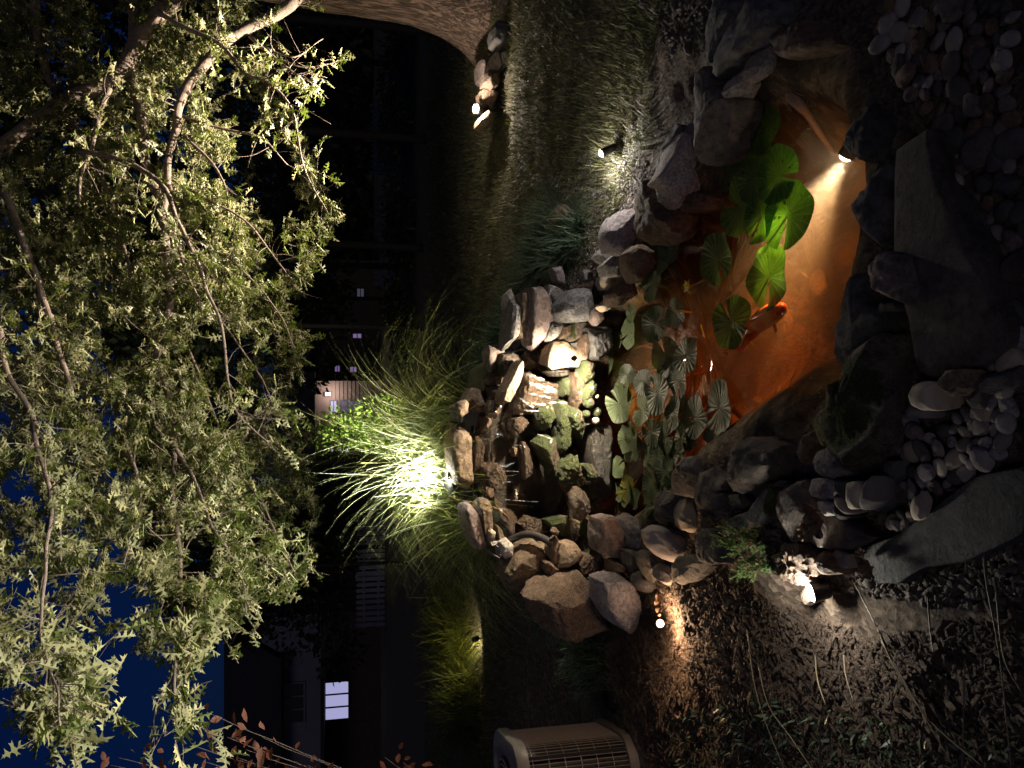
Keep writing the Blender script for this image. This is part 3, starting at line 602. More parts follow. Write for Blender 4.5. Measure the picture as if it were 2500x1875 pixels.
# rocks along the left of the water
stone('E', [(1140, 330), (1200, 230), (1290, 140), (1380, 180), (1420, 280), (1400, 370), (1360, 420), (1300, 600), (1150, 560)], 'h', 0.02, 0.28, 'flag', 'bank_rock', 'humped brown rock touching the lily pads on the left bank', 'rock', GL, k=3)
stone('E', [(1360, 400), (1500, 300), (1660, 240), (1700, 400), (1650, 520), (1740, 620), (1560, 740), (1400, 700), (1340, 560)], 'h', 0.04, 0.26, 'flag', 'bank_rock', 'flat brown rock right of the humped one at the water', 'rock', GL, k=4)
stone('E', [(1680, 290), (1740, 200), (1900, 30), (2000, -60), (2212, 0), (2260, 250), (2100, 450), (1900, 540), (1750, 480)], 'h', 0.06, 0.34, 'flag', 'bank_rock', 'big rough dark rock jutting into the orange water', 'rock', GL, k=3.5, cuts=5)
stone('E', [(940, 520), (1130, 540), (1140, 620), (1100, 700), (1120, 860), (950, 880), (960, 700)], 'h', 0.02, 0.24, 'flag', 'bank_rock', 'small brown rock just above the oblong buff river stone', 'rock', GL)
stone('E', [(760, 880), (850, 700), (950, 690), (950, 800), (880, 910), (800, 960)], 'h', 0.0, 0.2, 'mossy2', 'bank_rock', 'rough dark stone between the lily pads and the egg-shaped boulder', 'rock', GL)
stone('E', [(1760, 560), (1900, 560), (2010, 710), (1800, 730), (1740, 640)], 'h', 0.03, 0.2, 'flag', 'flat_stone', 'flat dark stone under the pale triangular stone', 'stone', GL, k=5)
stone('E', [(1580, 960), (1800, 800), (2000, 720), (2150, 500), (2300, 420), (2300, 760), (2100, 900), (1700, 1050)], 'h', 0.05, 0.16, 'slate', 'flat_stone', 'long dark flat stone behind the juniper sprig', 'stone', GL, k=6)
# near bank
stone('H', [(490, 940), (560, 860), (660, 790), (700, 560), (770, 680), (850, 600), (850, 420), (1000, 250), (1150, 130), (1180, 200), (1150, 450), (1130, 600), (1190, 750), (1130, 880), (1080, 1050), (1010, 1230), (900, 1390), (760, 1350), (700, 1230), (600, 1100), (500, 1150)], 'h', 0.08, 0.32, 'mossy2', 'bank_rock', 'long craggy mossy rock along the near edge of the water', 'rock', GN, k=3, cuts=5, amp=0.07)
stone('H', [(480, 1220), (545, 1140), (600, 1110), (690, 1230), (760, 1345), (720, 1385), (600, 1380), (500, 1310)], 'h', 0.09, 0.2, 'grey', 'bank_rock', 'pale rounded knob at the end of the long craggy rock', 'rock', GN, k=2.6)
stone('H', [(395, 1240), (430, 1100), (490, 960), (540, 1060), (480, 1170), (480, 1270)], 'h', 0.03, 0.2, 'brown', 'bank_rock', 'narrow brown rock on the water side of the pale knob', 'rock', GN)
stone('G', [(750, 120), (1000, -150), (1150, -50), (1140, 200), (1050, 270), (900, 360), (800, 280)], 'h', 0.02, 0.3, 'slate', 'bank_rock', 'dark rock overhanging the underwater lamp', 'rock', GN, k=4)
stone('G', [(880, 420), (1000, 320), (1150, 230), (1190, 400), (1170, 700), (1160, 980), (1030, 1020), (940, 940), (890, 700)], 'h', 0.03, 0.24, 'slate', 'flat_stone', 'dark flat stone at the near water edge below the lamp', 'stone', GN, k=5)
stone('G', [(1215, 220), (1510, 10), (1590, 400), (1700, 620), (1870, 970), (2050, 1450), (2150, 1780), (1990, 1990), (1500, 2130), (1390, 2050), (1310, 1600), (1265, 1450), (1195, 1100), (1205, 500)], 'h', 0.07, 0.14, 'flag', 'flagstone', 'largest flagstone on the near bank, long and tapering', 'stone', GN, k=9, cuts=0, amp=0.025)
stone('G', [(1000, 1110), (1100, 1065), (1180, 1090), (1240, 1350), (1250, 1450), (1180, 1500), (1040, 1490), (1005, 1350)], 'h', 0.14, 0.18, 'pink', 'stone', 'reddish brown block lying on the near bank beside the largest flagstone', 'stone', GN, k=4)
stone('G', [(990, 1450), (1100, 1500), (1280, 1480), (1270, 1570), (1140, 1570), (1040, 1590)], 'h', 0.06, 0.1, 'flag', 'stone', 'small stone under the end of the reddish brown block', 'stone', GN)
stone('G', [(780, 1500), (850, 1280), (990, 1220), (1000, 1480), (1250, 1600), (1240, 1830), (1000, 1950), (860, 2020), (740, 2100), (715, 1850)], 'h', 0.02, 0.26, 'slate', 'flat_stone', 'broad dark stone at the near water edge past the reddish block', 'stone', GN, k=5)
stone('G', [(1145, 200), (1200, 50), (1250, 100), (1190, 225)], 'h', 0.07, 0.08, 'brown', 'pebble', 'brown pebble at the tip of the largest flagstone', 'pebble', GN, k=2.4, cuts=0)
stone('H', [(1510, 500), (1740, 480), (1720, 640), (1640, 710), (1520, 660)], 'h', 0.12, 0.12, 'tan', 'stone', 'orange-brown block on the near flagstones beside the cream stone', 'stone', GN, k=4)
stone('H', [(1300, 700), (1340, 600), (1400, 580), (1500, 590), (1505, 820), (1400, 830), (1330, 790)], 'h', 0.12, 0.14, 'cream', 'river_stone', 'largest cream river stone on the near bank', 'stone', GN, k=2.8, cuts=0)
stone('H', [(1255, 830), (1290, 760), (1440, 830), (1420, 890), (1270, 890)], 'h', 0.08, 0.1, 'smooth', 'river_stone', 'brown stone under the largest cream river stone', 'stone', GN, k=2.6, cuts=0)
stone('H', [(1660, 720), (1760, 560), (2200, 430), (2250, 650), (1960, 700), (1950, 820), (1760, 800)], 'h', 0.06, 0.12, 'flag', 'flagstone', 'brown flagstone between the orange block and the pebble bed', 'stone', GN, k=6)
stone('H', [(1010, 1280), (1090, 1230), (1230, 1230), (1200, 1400), (1160, 1659), (980, 1659), (985, 1380)], 'h', 0.02, 0.16, 'slate', 'flat_stone', 'dark flat stone between the river stones and the pebble bed', 'stone', GN, k=5)
stone('I', [(840, 740), (900, 640), (1180, 540), (1480, 330), (1700, 150), (1900, 20), (2300, -50), (2300, 500), (1800, 740), (1420, 800), (1300, 870), (1220, 935), (1050, 930), (900, 860)], 'h', 0.035, 0.08, 'slate', 'flagstone', 'wide dim flagstone left of the pebble bed with a rounded corner', 'stone', GN, k=12, cuts=0, amp=0.02)
stone('I', [(230, 100), (400, 60), (450, 250), (470, 430), (400, 600), (280, 580), (220, 450)], 'h', 0.08, 0.2, 'flag', 'bank_rock', 'ridged brown rock under the curled dead leaf', 'rock', GN, k=4)
stone('I', [(90, 120), (230, 60), (225, 300), (100, 420), (0, 460), (-10, 240)], 'h', 0.05, 0.14, 'mossy2', 'flat_stone', 'dark green-grey flat stone beside the ridged rock', 'stone', GN, k=5)
stone('I', [(470, 330), (720, 400), (960, 560), (800, 650), (560, 660), (470, 560)], 'h', 0.06, 0.14, 'flag', 'flat_stone', 'flat brown stone between the near lamp and the dim flagstone', 'stone', GN, k=5)
stone('I', [(480, 680), (560, 660), (640, 740), (660, 860), (560, 850), (500, 780)], 'h', 0.10, 0.14, 'brown', 'stone', 'rounded brown stone right beside the near lamp', 'stone', GN, k=2.8)
stone('I', [(640, 690), (680, 640), (800, 690), (760, 800), (690, 830)], 'h', 0.07, 0.1, 'smooth', 'river_stone', 'small oval stone between the rounded brown stone and the dim flagstone', 'stone', GN, k=2.4, cuts=0)
for pts, mt, lb in (([(450, 150), (480, 60), (640, 70), (660, 230), (560, 240), (470, 210)], 'lav', 'large blue-grey river stone in the row below the pale knob'),
                    ([(665, 60), (765, 80), (770, 250), (700, 190), (670, 210)], 'darkball', 'dark oblong river stone next to the blue-grey one'),
                    ([(770, 90), (860, 80), (890, 150), (850, 310), (790, 320), (770, 240)], 'cream', 'buff oblong river stone at the end of the row'),
                    ([(670, 205), (720, 210), (780, 350), (760, 365), (690, 290)], 'cream', 'slender cream river stone in front of the dark oblong one'),
                    ([(525, 250), (600, 238), (660, 260), (650, 360), (590, 375), (540, 320)], 'pale', 'creased cream river stone in front of the blue-grey one'),
                    ([(665, 290), (700, 280), (760, 380), (720, 405), (670, 350)], 'darkball', 'slim dark river stone beside the slender cream one'),
                    ([(925, 90), (980, 30), (985, 250), (900, 330), (880, 290)], 'smooth', 'wedge-shaped brown stone beside the buff oblong one')):
    stone('I', pts, 'h', 0.11, 0.11, mt, 'river_stone', lb, 'stone', 'river stones in a row by the craggy rock', k=2.6, cuts=0, amp=0.03)
# far bank, right of the mound
stone('F', [(600, 300), (660, -40), (1000, -40), (980, 170), (860, 330), (780, 480), (660, 690), (590, 680)], 'h', 0.05, 0.2, 'slate', 'flat_stone', 'bluish slate slab at the upper right corner of the pond', 'stone', GR, k=5)
stone('F', [(700, 580), (860, 350), (1000, 160), (1100, -40), (1500, -40), (1500, 150), (1270, 290), (1100, 520), (940, 650), (780, 780), (730, 850), (690, 760)], 'h', 0.07, 0.2, 'slate', 'flat_stone', 'long dark slate slab overlapping the bluish one', 'stone', GR, k=5)
stone('F', [(1030, 730), (1100, 570), (1200, 470), (1300, 560), (1330, 680), (1280, 780), (1150, 860), (1060, 820)], 'v', 3.05, 0.17, 'speck', 'stone', 'white stone speckled with black beside the long slate slab', 'stone', GR, k=2.8, cuts=2)
stone('F', [(785, 960), (860, 830), (940, 760), (1040, 770), (1110, 880), (1105, 1050), (960, 1030), (820, 1020)], 'v', 3.02, 0.16, 'pale', 'stone', 'plain whitish stone with a flat base next to the speckled one', 'stone', GR, k=3, cuts=2)
stone('M', [(270, 420), (330, 390), (380, 500), (490, 590), (470, 700), (410, 850), (370, 980), (300, 990), (260, 900), (270, 600)], 'h', 0.05, 0.22, 'flag', 'flat_stone', 'long grey-brown slab overhanging the dim lily pads', 'stone', GR, k=4)
stone('M', [(130, 800), (180, 810), (205, 900), (230, 1060), (225, 1180), (150, 1250), (90, 1200), (70, 1120), (10, 1080), (60, 1010), (100, 900)], 'v', 4.05, 0.26, 'speck', 'stone', 'tall speckled pinkish stone standing at the water edge', 'stone', GR, k=3.5, cuts=5)
stone('M', [(215, 740), (270, 710), (270, 830), (225, 990), (195, 870)], 'v', 3.95, 0.2, 'grey', 'stone', 'narrow grey stone between the speckled pinkish stone and the long slab', 'stone', GR)
stone('F', [(1290, 450), (1360, 290), (1900, 200), (1920, 470), (1980, 500), (1700, 600), (1400, 640)], 'h', 0.06, 0.3, 'brown', 'bank_rock', 'dark brown rock at the right end of the pond', 'rock', GR, k=4)
stone('F', [(1650, -30), (1700, 10), (1740, 130), (1640, 180), (1615, 130)], 'v', 2.62, 0.12, 'pale', 'stone', 'pale stone cut off by the right end of the far bank', 'stone', GR, k=2.8, cuts=1)
stone('M', [(0, 1020), (60, 900), (140, 740), (170, 760), (110, 900), (60, 1010), (0, 1100)], 'h', 0.03, 0.12, 'slate', 'flat_stone', 'dark flat stone behind the tall speckled stone', 'stone', GR, k=5)
stone('C', [(740, 300), (800, 180), (880, 150), (980, 280), (1060, 480), (1060, 600), (1020, 780), (900, 890), (800, 850), (700, 650), (710, 400)], 'h', 0.05, 0.26, 'brown', 'bank_rock', 'long rusty brown slab sloping to the water beside the lavender stone', 'rock', GR, k=4)
stone('C', [(330, 700), (390, 570), (540, 490), (650, 510), (690, 600), (680, 750), (600, 940), (520, 985), (370, 960), (330, 850)], 'v', 4.62, 0.26, 'lav', 'boulder', 'pale lavender boulder standing on the far bank near the lawn lamp', 'boulder', GR, k=2.8, cuts=2)
stone('C', [(190, 1020), (300, 880), (360, 960), (450, 990), (320, 1110)], 'v', 4.66, 0.2, 'grey', 'stone', 'grey stone at the foot of the lavender boulder', 'stone', GR)
stone('C', [(310, 1100), (430, 990), (550, 990), (580, 1150), (480, 1220), (340, 1210)], 'v', 4.5, 0.24, 'grey', 'stone', 'rounded grey stone below the lavender boulder', 'stone', GR, k=2.8, cuts=2)
stone('C', [(580, 960), (700, 860), (790, 870), (860, 1060), (740, 1290), (700, 1310), (600, 1180)], 'v', 4.3, 0.24, 'brown', 'stone', 'pointed brown stone between the rusty slab and the lily pads', 'stone', GR)
stone('C', [(300, 1200), (420, 1230), (400, 1360), (330, 1360), (290, 1270)], 'v', 4.6, 0.18, 'cream', 'stone', 'small buff stone left of the brown five-sided stone', 'stone', GR)
stone('C', [(390, 1400), (560, 1200), (620, 1250), (670, 1400), (520, 1530), (400, 1540)], 'v', 4.4, 0.22, 'brown', 'stone', 'five-sided brown stone at the water below the rounded grey one', 'stone', GR, k=4)
stone('C', [(270, 1540), (340, 1470), (400, 1560), (330, 1600)], 'v', 4.5, 0.14, 'cream', 'stone', 'small angular cream stone above the egg-shaped pinkish one', 'stone', GR)
stone('C', [(1240, 370), (1330, 280), (1460, 340), (1440, 440), (1280, 530), (1250, 470)], 'h', -0.04, 0.3, 'brown', 'bank_rock', 'dark rock at the water below the tall speckled stone', 'rock', GR)
stone('C', [(1080, 880), (1200, 650), (1450, 440), (1500, 330), (1460, 560), (1250, 900), (1150, 980)], 'h', -0.20, 0.4, 'tan', 'submerged_rock', 'orange-lit rock sloping under the water at the far bank', 'rock', GR, k=4)
stone('J', [(850, 560), (950, 440), (1060, 460), (1100, 640), (1000, 690), (900, 650)], 'v', 5.2, 0.2, 'tan', 'stone', 'brown stone half hidden behind the strap grass on the lawn edge', 'stone', GR)
stone('J', [(860, 1130), (960, 1110), (1000, 1310), (920, 1280)], 'v', 5.0, 0.16, 'lav', 'stone', 'bluish flat stone poking out of the strap grass', 'stone', GR)
stone('J', [(1190, 1150), (1290, 1140), (1310, 1260), (1210, 1270)], 'v', 4.8, 0.16, 'grey', 'stone', 'grey stone at the lower edge of the strap grass', 'stone', GR)
# ring of stones round the oak
GT = 'stones ringing the oak trunk'
for pts, mt, Y, lb in (([(1090, -20), (1190, -20), (1195, 140), (1150, 150), (1120, 60)], 'pink', 7.7, 'tan double-humped stone at the edge of the frame by the oak'),
                       ([(1030, 200), (1060, 140), (1140, 135), (1190, 200), (1180, 310), (1090, 315), (1040, 270)], 'darkball', 7.75, 'large dark round stone at the oak trunk'),
                       ([(1100, 330), (1150, 320), (1170, 380), (1130, 420), (1105, 380)], 'grey', 7.75, 'small pale grey stone left of the dark round stone'),
                       ([(1020, 400), (1040, 350), (1100, 350), (1120, 430), (1060, 460), (1020, 440)], 'pink', 7.9, 'angular brown stone behind the small pale grey one'),
                       ([(950, 400), (970, 370), (1010, 420), (985, 530), (960, 500)], 'pink', 8.3, 'pinkish stone against the oak trunk, lit from behind'),
                       ([(985, 480), (1030, 445), (1085, 470), (1080, 540), (1040, 560), (985, 530)], 'brown', 7.9, 'dull brown stone in the middle of the oak ring'),
                       ([(955, 590), (990, 550), (1060, 570), (1070, 620), (1020, 710), (970, 650)], 'brown', 8.1, 'dark wedge stone just right of the oak lamp'),
                       ([(945, 760), (1000, 710), (1030, 730), (1030, 790), (990, 815), (950, 790)], 'tan', 8.0, 'leftmost stone of the oak ring, tan with a lit edge')):
    stone('Q', pts, 'v', Y, 0.4, mt, 'ring_stone', lb, 'stone', GT, k=2.9, cuts=3)

# ------------------------------------------------------------------ pebble beds (shared meshes)
PEB = []
for i in range(6):
    rr = random.Random(i); ring = [Vector((math.cos(t), (0.7 + 0.1 * (i % 3)) * math.sin(t), 0)) for t in np.linspace(0, 2 * math.pi, 17)[:-1]]
    me, _ = rock_mesh('pebble_%d' % i, ring, (0, 0, -1), 1.1, 2.2, 0 if i < 4 else 2, 0.10, 900 + i, nring=16, nlay=9, front=0.5)
    PEB.append(me)
def pebble_mesh(i, mt):
    key = 'pebble_%s_%d' % (mt, i)
    me = bpy.data.meshes.get(key)
    if me is None:
        me = PEB[i].copy(); me.name = key; me.materials.clear(); me.materials.append(MT[mt])
    return me
def pebble(x, y, z, r, mt, label, group):
    o = bpy.data.objects.new('pebble', pebble_mesh(random.randrange(6), mt)); COL.objects.link(o)
    o.location = (x, y, z); s_ = r
    o.scale = (s_, s_ * random.uniform(0.85, 1.1), s_ * random.uniform(0.55, 0.8)); o.rotation_euler = (random.uniform(-0.35, 0.35), random.uniform(-0.35, 0.35), random.uniform(0, 6.28))
    tag(o, label, 'pebble', group); return o
placed = []; PCOL = dict(smooth='brown-grey', cream='cream', lav='grey', darkball='dark', pink='pinkish', flag='dull brown', brown='brown', tan='tan')
def fill_pebbles(poly_px, count, rlo, rhi, label, group, z0=0.03, mats=('smooth', 'cream', 'smooth', 'lav', 'darkball', 'pink'), tile='S'):
    poly = [PZ(*tp(tile, x, y), 0.03) for x, y in poly_px]; pa = np.array([p[:2] for p in poly])
    lo = pa.min(0); hi = pa.max(0); k = 0; tries = 0
    while k < count and tries < count * 60:
        tries += 1
        x = random.uniform(lo[0], hi[0]); y = random.uniform(lo[1], hi[1])
        if poly_sd(np.array([x]), np.array([y]), pa)[0] > -0.01: continue
        r = random.uniform(rlo, rhi) * (1 if random.random() < 0.8 else 1.35)
        if any((x - a) ** 2 + (y - b_) ** 2 < ((r + c_) * 0.62) ** 2 for a, b_, c_ in placed): continue
        placed.append((x, y, r)); k += 1
        mt = random.choice(mats); big_ = 'large ' if r > rhi * 1.02 else ('small ' if r < rlo + (rhi - rlo) * .3 else '')
        pebble(x, y, hgt(x, y) + r * random.uniform(0.2, 0.6) + z0, r, mt, big_ + PCOL[mt] + ' ' + label, group)
fill_pebbles([(1190, 960), (1270, 880), (1390, 890), (1480, 980), (1500, 900), (1740, 830), (1960, 700), (2200, 660), (2210, 1210), (1860, 1280), (1740, 1420), (1600, 1500), (1480, 1640), (1300, 1660), (1160, 1450), (1250, 1280), (1110, 1200)], 170, 0.018, 0.040, 'pebble in the lit bed between the near flagstones', 'pebbles of the bed between the near flagstones', tile='H')
fill_pebbles([(1080, 330), (1290, 330), (1400, 400), (1280, 490), (1150, 530), (1080, 440)], 9, 0.022, 0.034, 'pebble in the small cluster beside the dim flagstone', 'pebbles clustered by the dim flagstone', tile='I')
fill_pebbles([(2180, 0), (2500, 0), (2500, 700), (2420, 660), (2340, 480), (2290, 290), (2210, 230), (2170, 120)], 230, 0.020, 0.044, 'pebble in the dark bed at the right end of the near bank', 'pebbles of the dark bed at the right', mats=('smooth', 'flag', 'brown', 'darkball', 'pink', 'smooth'), tile='S')  # darker stone mix puts the dimness of this end into the colour
fill_pebbles([(2430, 700), (2500, 700), (2500, 1000), (2440, 900)], 8, 0.03, 0.045, 'pebble at the outer end of the largest flagstone', 'pebbles past the largest flagstone', tile='S')
# ------------------------------------------------------------------ lamps
def aim_matrix(pos, target):
    d = (Vector(target) - Vector(pos)).normalized()
    return Matrix.Translation(pos) @ d.to_track_quat('Z', 'Y').to_matrix().to_4x4()
def lens_mat(name, col, s):
    m, nt, b = newmat(name); b.inputs['Emission Color'].default_value = (*col, 1); b.inputs['Emission Strength'].default_value = s
    n = noise_n(nt, nd(nt, 'ShaderNodeNewGeometry').outputs['Position'], 40); nt.links.new(ramp(nt, n, [(0, (0.7, 0.7, 0.7)), (1, (0.9, 0.9, 0.9))]), b.inputs['Base Color'])
    return m
def lamp(name, label, pos, target, power, col, deg=80, blend=0.6, r=0.03, length=0.09, glow=30.0, hood=True, stake=True, group='garden lamps', soft=0.02, spill=0.0):
    pos = Vector(pos); target = Vector(target) if not isinstance(target, tuple) else pos + Vector(target); M = aim_matrix(pos, target)
    gz = hgt(pos.x, pos.y)
    root = empty(name, (pos.x, pos.y, min(gz, pos.z) if stake else pos.z)); tag(root, label, 'lamp', group)
    inv = Matrix.Translation(-root.location)
    mb = MB(); prof = [(r * 0.55, -length), (r * 0.9, -length * 0.85), (r, -length * 0.3), (r * 1.08, 0.0), (r * 1.08, 0.012), (r * 0.98, 0.012), (r * 0.95, 0.002)]
    mb.lathe(prof, 16, inv @ M); mb.build('housing', MT['bronze'], root, True, 40)
    if hood:
        mb = MB(); n = 9
        pts = []
        for k in range(n):
            t = math.pi * (0.15 + 0.7 * k / (n - 1))
            pts.append((r * 1.1 * math.cos(t), r * 1.1 * math.sin(t)))
        v = [inv @ M @ Vector((x, y, z)) for z in (0.0, 0.03) for x, y in pts] + [inv @ M @ Vector((x * 1.06, y * 1.06, z)) for z in (0.0, 0.03) for x, y in pts]
        f = []
        for k in range(n - 1): f += [(k, k + 1, n + k + 1, n + k), (2 * n + k + 1, 2 * n + k, 3 * n + k, 3 * n + k + 1), (n + k, n + k + 1, 3 * n + k + 1, 3 * n + k)]
        mb.add(v, f); mb.build('hood', MT['bronze'], root)
    mb = MB(); mb.lathe([(r * 0.5, 0.004), (r * 0.93, 0.006), (r * 0.85, r * .5), (r * 0.55, r * .85), (r * .12, r)], 16, inv @ M)
    mb.build('lens', lens_mat(name + '_lens', col, glow), root)
    if stake:
        mb = MB(); mb.tube([inv @ (M @ Vector((0, 0, -length * 0.5))), Vector((0, 0, -0.08)) + (inv @ Vector((pos.x, pos.y, gz)))], [0.008, 0.005], 6); mb.build('stake', MT['bronze'], root)
    d = (Vector(target) - pos).normalized()
    for kind_, pw, off in (('SPOT', power, r + 0.012), ('POINT', spill, r + 0.02)):       # the beam, and the light the bare bulb spills around
        if pw <= 0: continue
        ld = bpy.data.lights.new(name + '_light', kind_); ld.energy = pw; ld.color = col; ld.shadow_soft_size = soft
        if kind_ == 'SPOT': ld.spot_size = R(deg); ld.spot_blend = blend
        lo = bpy.data.objects.new('bulb_light', ld); COL.objects.link(lo); lo.parent = root
        lo.matrix_local = inv @ (Matrix.Translation(pos + d * off) @ d.to_track_quat('-Z', 'Y').to_matrix().to_4x4())
    return root
WARM = (1.0, 0.80, 0.58); WHITE = (1.0, 0.90, 0.80); COOL = (0.95, 0.95, 1.0)
lamp('oak_uplight', 'bright white uplight among the stones left of the oak trunk', PY(1166, 266, 8.0), PY(340, 190, 7.0), 3400, (1.0, 0.85, 0.68), 112, 0.9, r=0.05, length=0.12, glow=25, spill=50)
lamp('lawn_lamp', 'glaring lamp in the lawn beyond the far bank', PZ(1472, 373, 0.13), (-.55, .05, 1), 560, (1.0, 0.92, 0.82), 105, 0.9, r=0.024, glow=22, hood=False, spill=20)
lamp('waterfall_lamp', 'small black lamp aimed at the waterfall from the right bank', PY(1402, 874, 4.50), PY(1270, 1040, 5.1), 150, (1.0, 0.84, 0.60), 150, 0.7, r=0.016, length=0.012, glow=15, stake=False, hood=False, spill=12)
lamp('grass_lamp', 'lamp hidden behind the capstone lighting the fountain grass', PY(1106, 1160, 5.46), (-.10, .40, 1), 480, (1.0, 1.0, 0.93), 150, 1.0, r=0.03, glow=6, soft=0.05, spill=10)
lamp('shrub_lamp', 'lamp at the foot of the weeping grass mounds', PZ(1160, 1560, 0.10) , PY(1040, 1600, 10.6), 45, (1.0, 0.82, 0.5), 170, 0.9, r=0.03, glow=3)
lamp('bush_lamp', 'lamp at the foot of the tall vivid green shrub', PY(1010, 985, 9.7), PY(850, 1050, 10.5), 420, (1.0, 0.95, 0.72), 120, 0.9, r=0.03, glow=3)
lamp('path_lamp', 'small warm lamp between the pale creased block and the mulch', PZ(1612, 1522, 0.08), PZ(1640, 1560, 0.5), 6, (1.0, 0.64, 0.36), 120, 1.0, r=0.018, length=0.05, glow=22, spill=14)
lamp('near_lamp', 'brightest lamp, nearest the camera beside the juniper', PZ(1990, 1446, 0.10), (-.22, .30, 1), 850, (1.0, 0.95, 0.82), 88, 0.9, r=0.03, length=0.05, glow=25, hood=False, spill=7)
lamp('pond_lamp', 'underwater lamp under the dark overhanging rock', PZ(2070, 374, -0.24), PZ(1876, 690, -0.17), 135, (1.0, 0.92, 0.78), 56, 0.8, r=0.03, length=0.07, glow=60, stake=False, soft=0.02, hood=False)

# soil clods lit beside the near lamp
stone('I', [(50, 790), (190, 680), (310, 600), (400, 610), (470, 680), (520, 780), (520, 870), (440, 940), (300, 900), (120, 850)], 'h', 0.09, 0.14, 'pitted', 'soil_mound', 'crumbly tan mound of soil beside the nearest lamp', 'soil', None, k=2.4, cuts=3, amp=0.16)
stone('I', [(375, 1010), (400, 965), (440, 970), (460, 1010), (460, 1080), (420, 1115), (380, 1080)], 'h', 0.07, 0.08, 'pitted', 'clod', 'small round clod glaring beside the nearest lamp', 'soil', None, k=2.2, cuts=0, amp=0.08)

# ------------------------------------------------------------------ water lilies
def pad_mesh(i):
    rnd = random.Random(50 + i); na, nr = 44, 7; gap = 0.10 + 0.06 * rnd.random(); v = [(0, 0, 0)]; f = []
    ph = rnd.uniform(0, 6); curl = rnd.uniform(0.0, 0.16); sid = rnd.uniform(-0.25, 0.25); wav = rnd.uniform(0.02, 0.08)
    for a in range(na):
        t = gap + (2 * math.pi - 2 * gap) * a / (na - 1)
        nv = 0.011 * (abs(math.sin(t * 11 + ph)) ** 0.6)
        for k in range(1, nr + 1):
            r_ = k / nr; R1 = 1 + 0.04 * math.sin(3 * t + ph) + 0.02 * math.sin(7 * t)
            z = nv * (1.1 - 0.5 * r_) * min(1, r_ * 3) + curl * max(0, r_ - 0.72) * 2.2 + sid * r_ * r_ * math.sin(t + ph) * 0.6 + wav * r_ * r_ * math.sin(4 * t + ph)
            v.append((R1 * r_ * math.cos(t), R1 * r_ * math.sin(t), z))
    for a in range(na - 1):
        b0 = 1 + a * nr; b1 = b0 + nr
        f.append((0, b0, b1))
        for k in range(nr - 1): f.append((b0 + k, b0 + k + 1, b1 + k + 1, b1 + k))
    me = bpy.data.meshes.new('lily_pad_%d' % i); me.from_pydata(v, [], f); me.update()
    me.polygons.foreach_set('use_smooth', [True] * len(f)); return me
def pad_mat(name, c1, c2, vein, under, trans=0.28):
    m, nt, b = newmat(name)
    tc = nd(nt, 'ShaderNodeTexCoord'); geo = nd(nt, 'ShaderNodeNewGeometry'); oi = nd(nt, 'ShaderNodeObjectInfo')
    sx = nd(nt, 'ShaderNodeSeparateXYZ'); nt.links.new(tc.outputs['Object'], sx.inputs[0])
    ang = math_n(nt, 'ARCTAN2', sx.outputs[1], sx.outputs[0])
    nz = noise_n(nt, tc.outputs['Object'], 4.0, 4, 0.6)
    vn = math_n(nt, 'ABSOLUTE', math_n(nt, 'SINE', math_n(nt, 'MULTIPLY_ADD', nz, 1.6, math_n(nt, 'MULTIPLY', ang, 11.0))))
    vk = ramp(nt, vn, [(0.0, (1, 1, 1)), (0.22, (0, 0, 0))])
    nb = noise_n(nt, tc.outputs['Object'], 2.3, 5, 0.65)
    c = ramp(nt, nb, [(0.3, c1), (0.7, c2)])
    c = mixc(nt, math_n(nt, 'MULTIPLY', vk, 0.35 if trans < 0.4 else 0.65), c, vein)
    n3 = noise_n(nt, geo.outputs['Position'], 38, 3, 0.5)
    c = mixc(nt, ramp(nt, n3, [(0.66, (0, 0, 0)), (0.70, (1, 1, 1))]), c, (0.012, 0.014, 0.006))
    c = mixc(nt, geo.outputs['Backfacing'], c, under)
    nt.links.new(c, b.inputs['Base Color']); b.inputs['Roughness'].default_value = 0.52
    tr = nd(nt, 'ShaderNodeBsdfTranslucent'); nt.links.new(mixc(nt, 1.0, c, (1.3, 2.0, 0.5), 'MULTIPLY'), tr.inputs[0])
    mx = nd(nt, 'ShaderNodeMixShader'); mx.inputs[0].default_value = trans
    nt.links.new(b.outputs[0], mx.inputs[1]); nt.links.new(tr.outputs[0], mx.inputs[2]); nt.links.new(mx.outputs[0], nt.nodes['Material Output'].inputs[0])
    bump(nt, b, vn, 0.35, 0.01)
    return m
PADM = pad_mat('lily_pad_green', (0.065, 0.09, 0.045), (0.12, 0.15, 0.075), (0.20, 0.23, 0.13), (0.10, 0.10, 0.035))
PADY = pad_mat('lily_pad_yellowing', (0.16, 0.14, 0.02), (0.24, 0.21, 0.04), (0.26, 0.24, 0.08), (0.2, 0.15, 0.04))
PADV = pad_mat('lily_pad_vivid', (0.04, 0.09, 0.015), (0.085, 0.16, 0.03), (0.20, 0.27, 0.08), (0.10, 0.14, 0.03), 0.45)  # vivid copy for the lit group: lamp light put into colour and translucency
PADS = [pad_mesh(i) for i in range(6)]
for me in PADS: me.materials.append(PADM)
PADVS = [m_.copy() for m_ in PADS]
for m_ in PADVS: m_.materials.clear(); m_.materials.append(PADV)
PADYM = PADS[2].copy(); PADYM.materials.clear(); PADYM.materials.append(PADY)
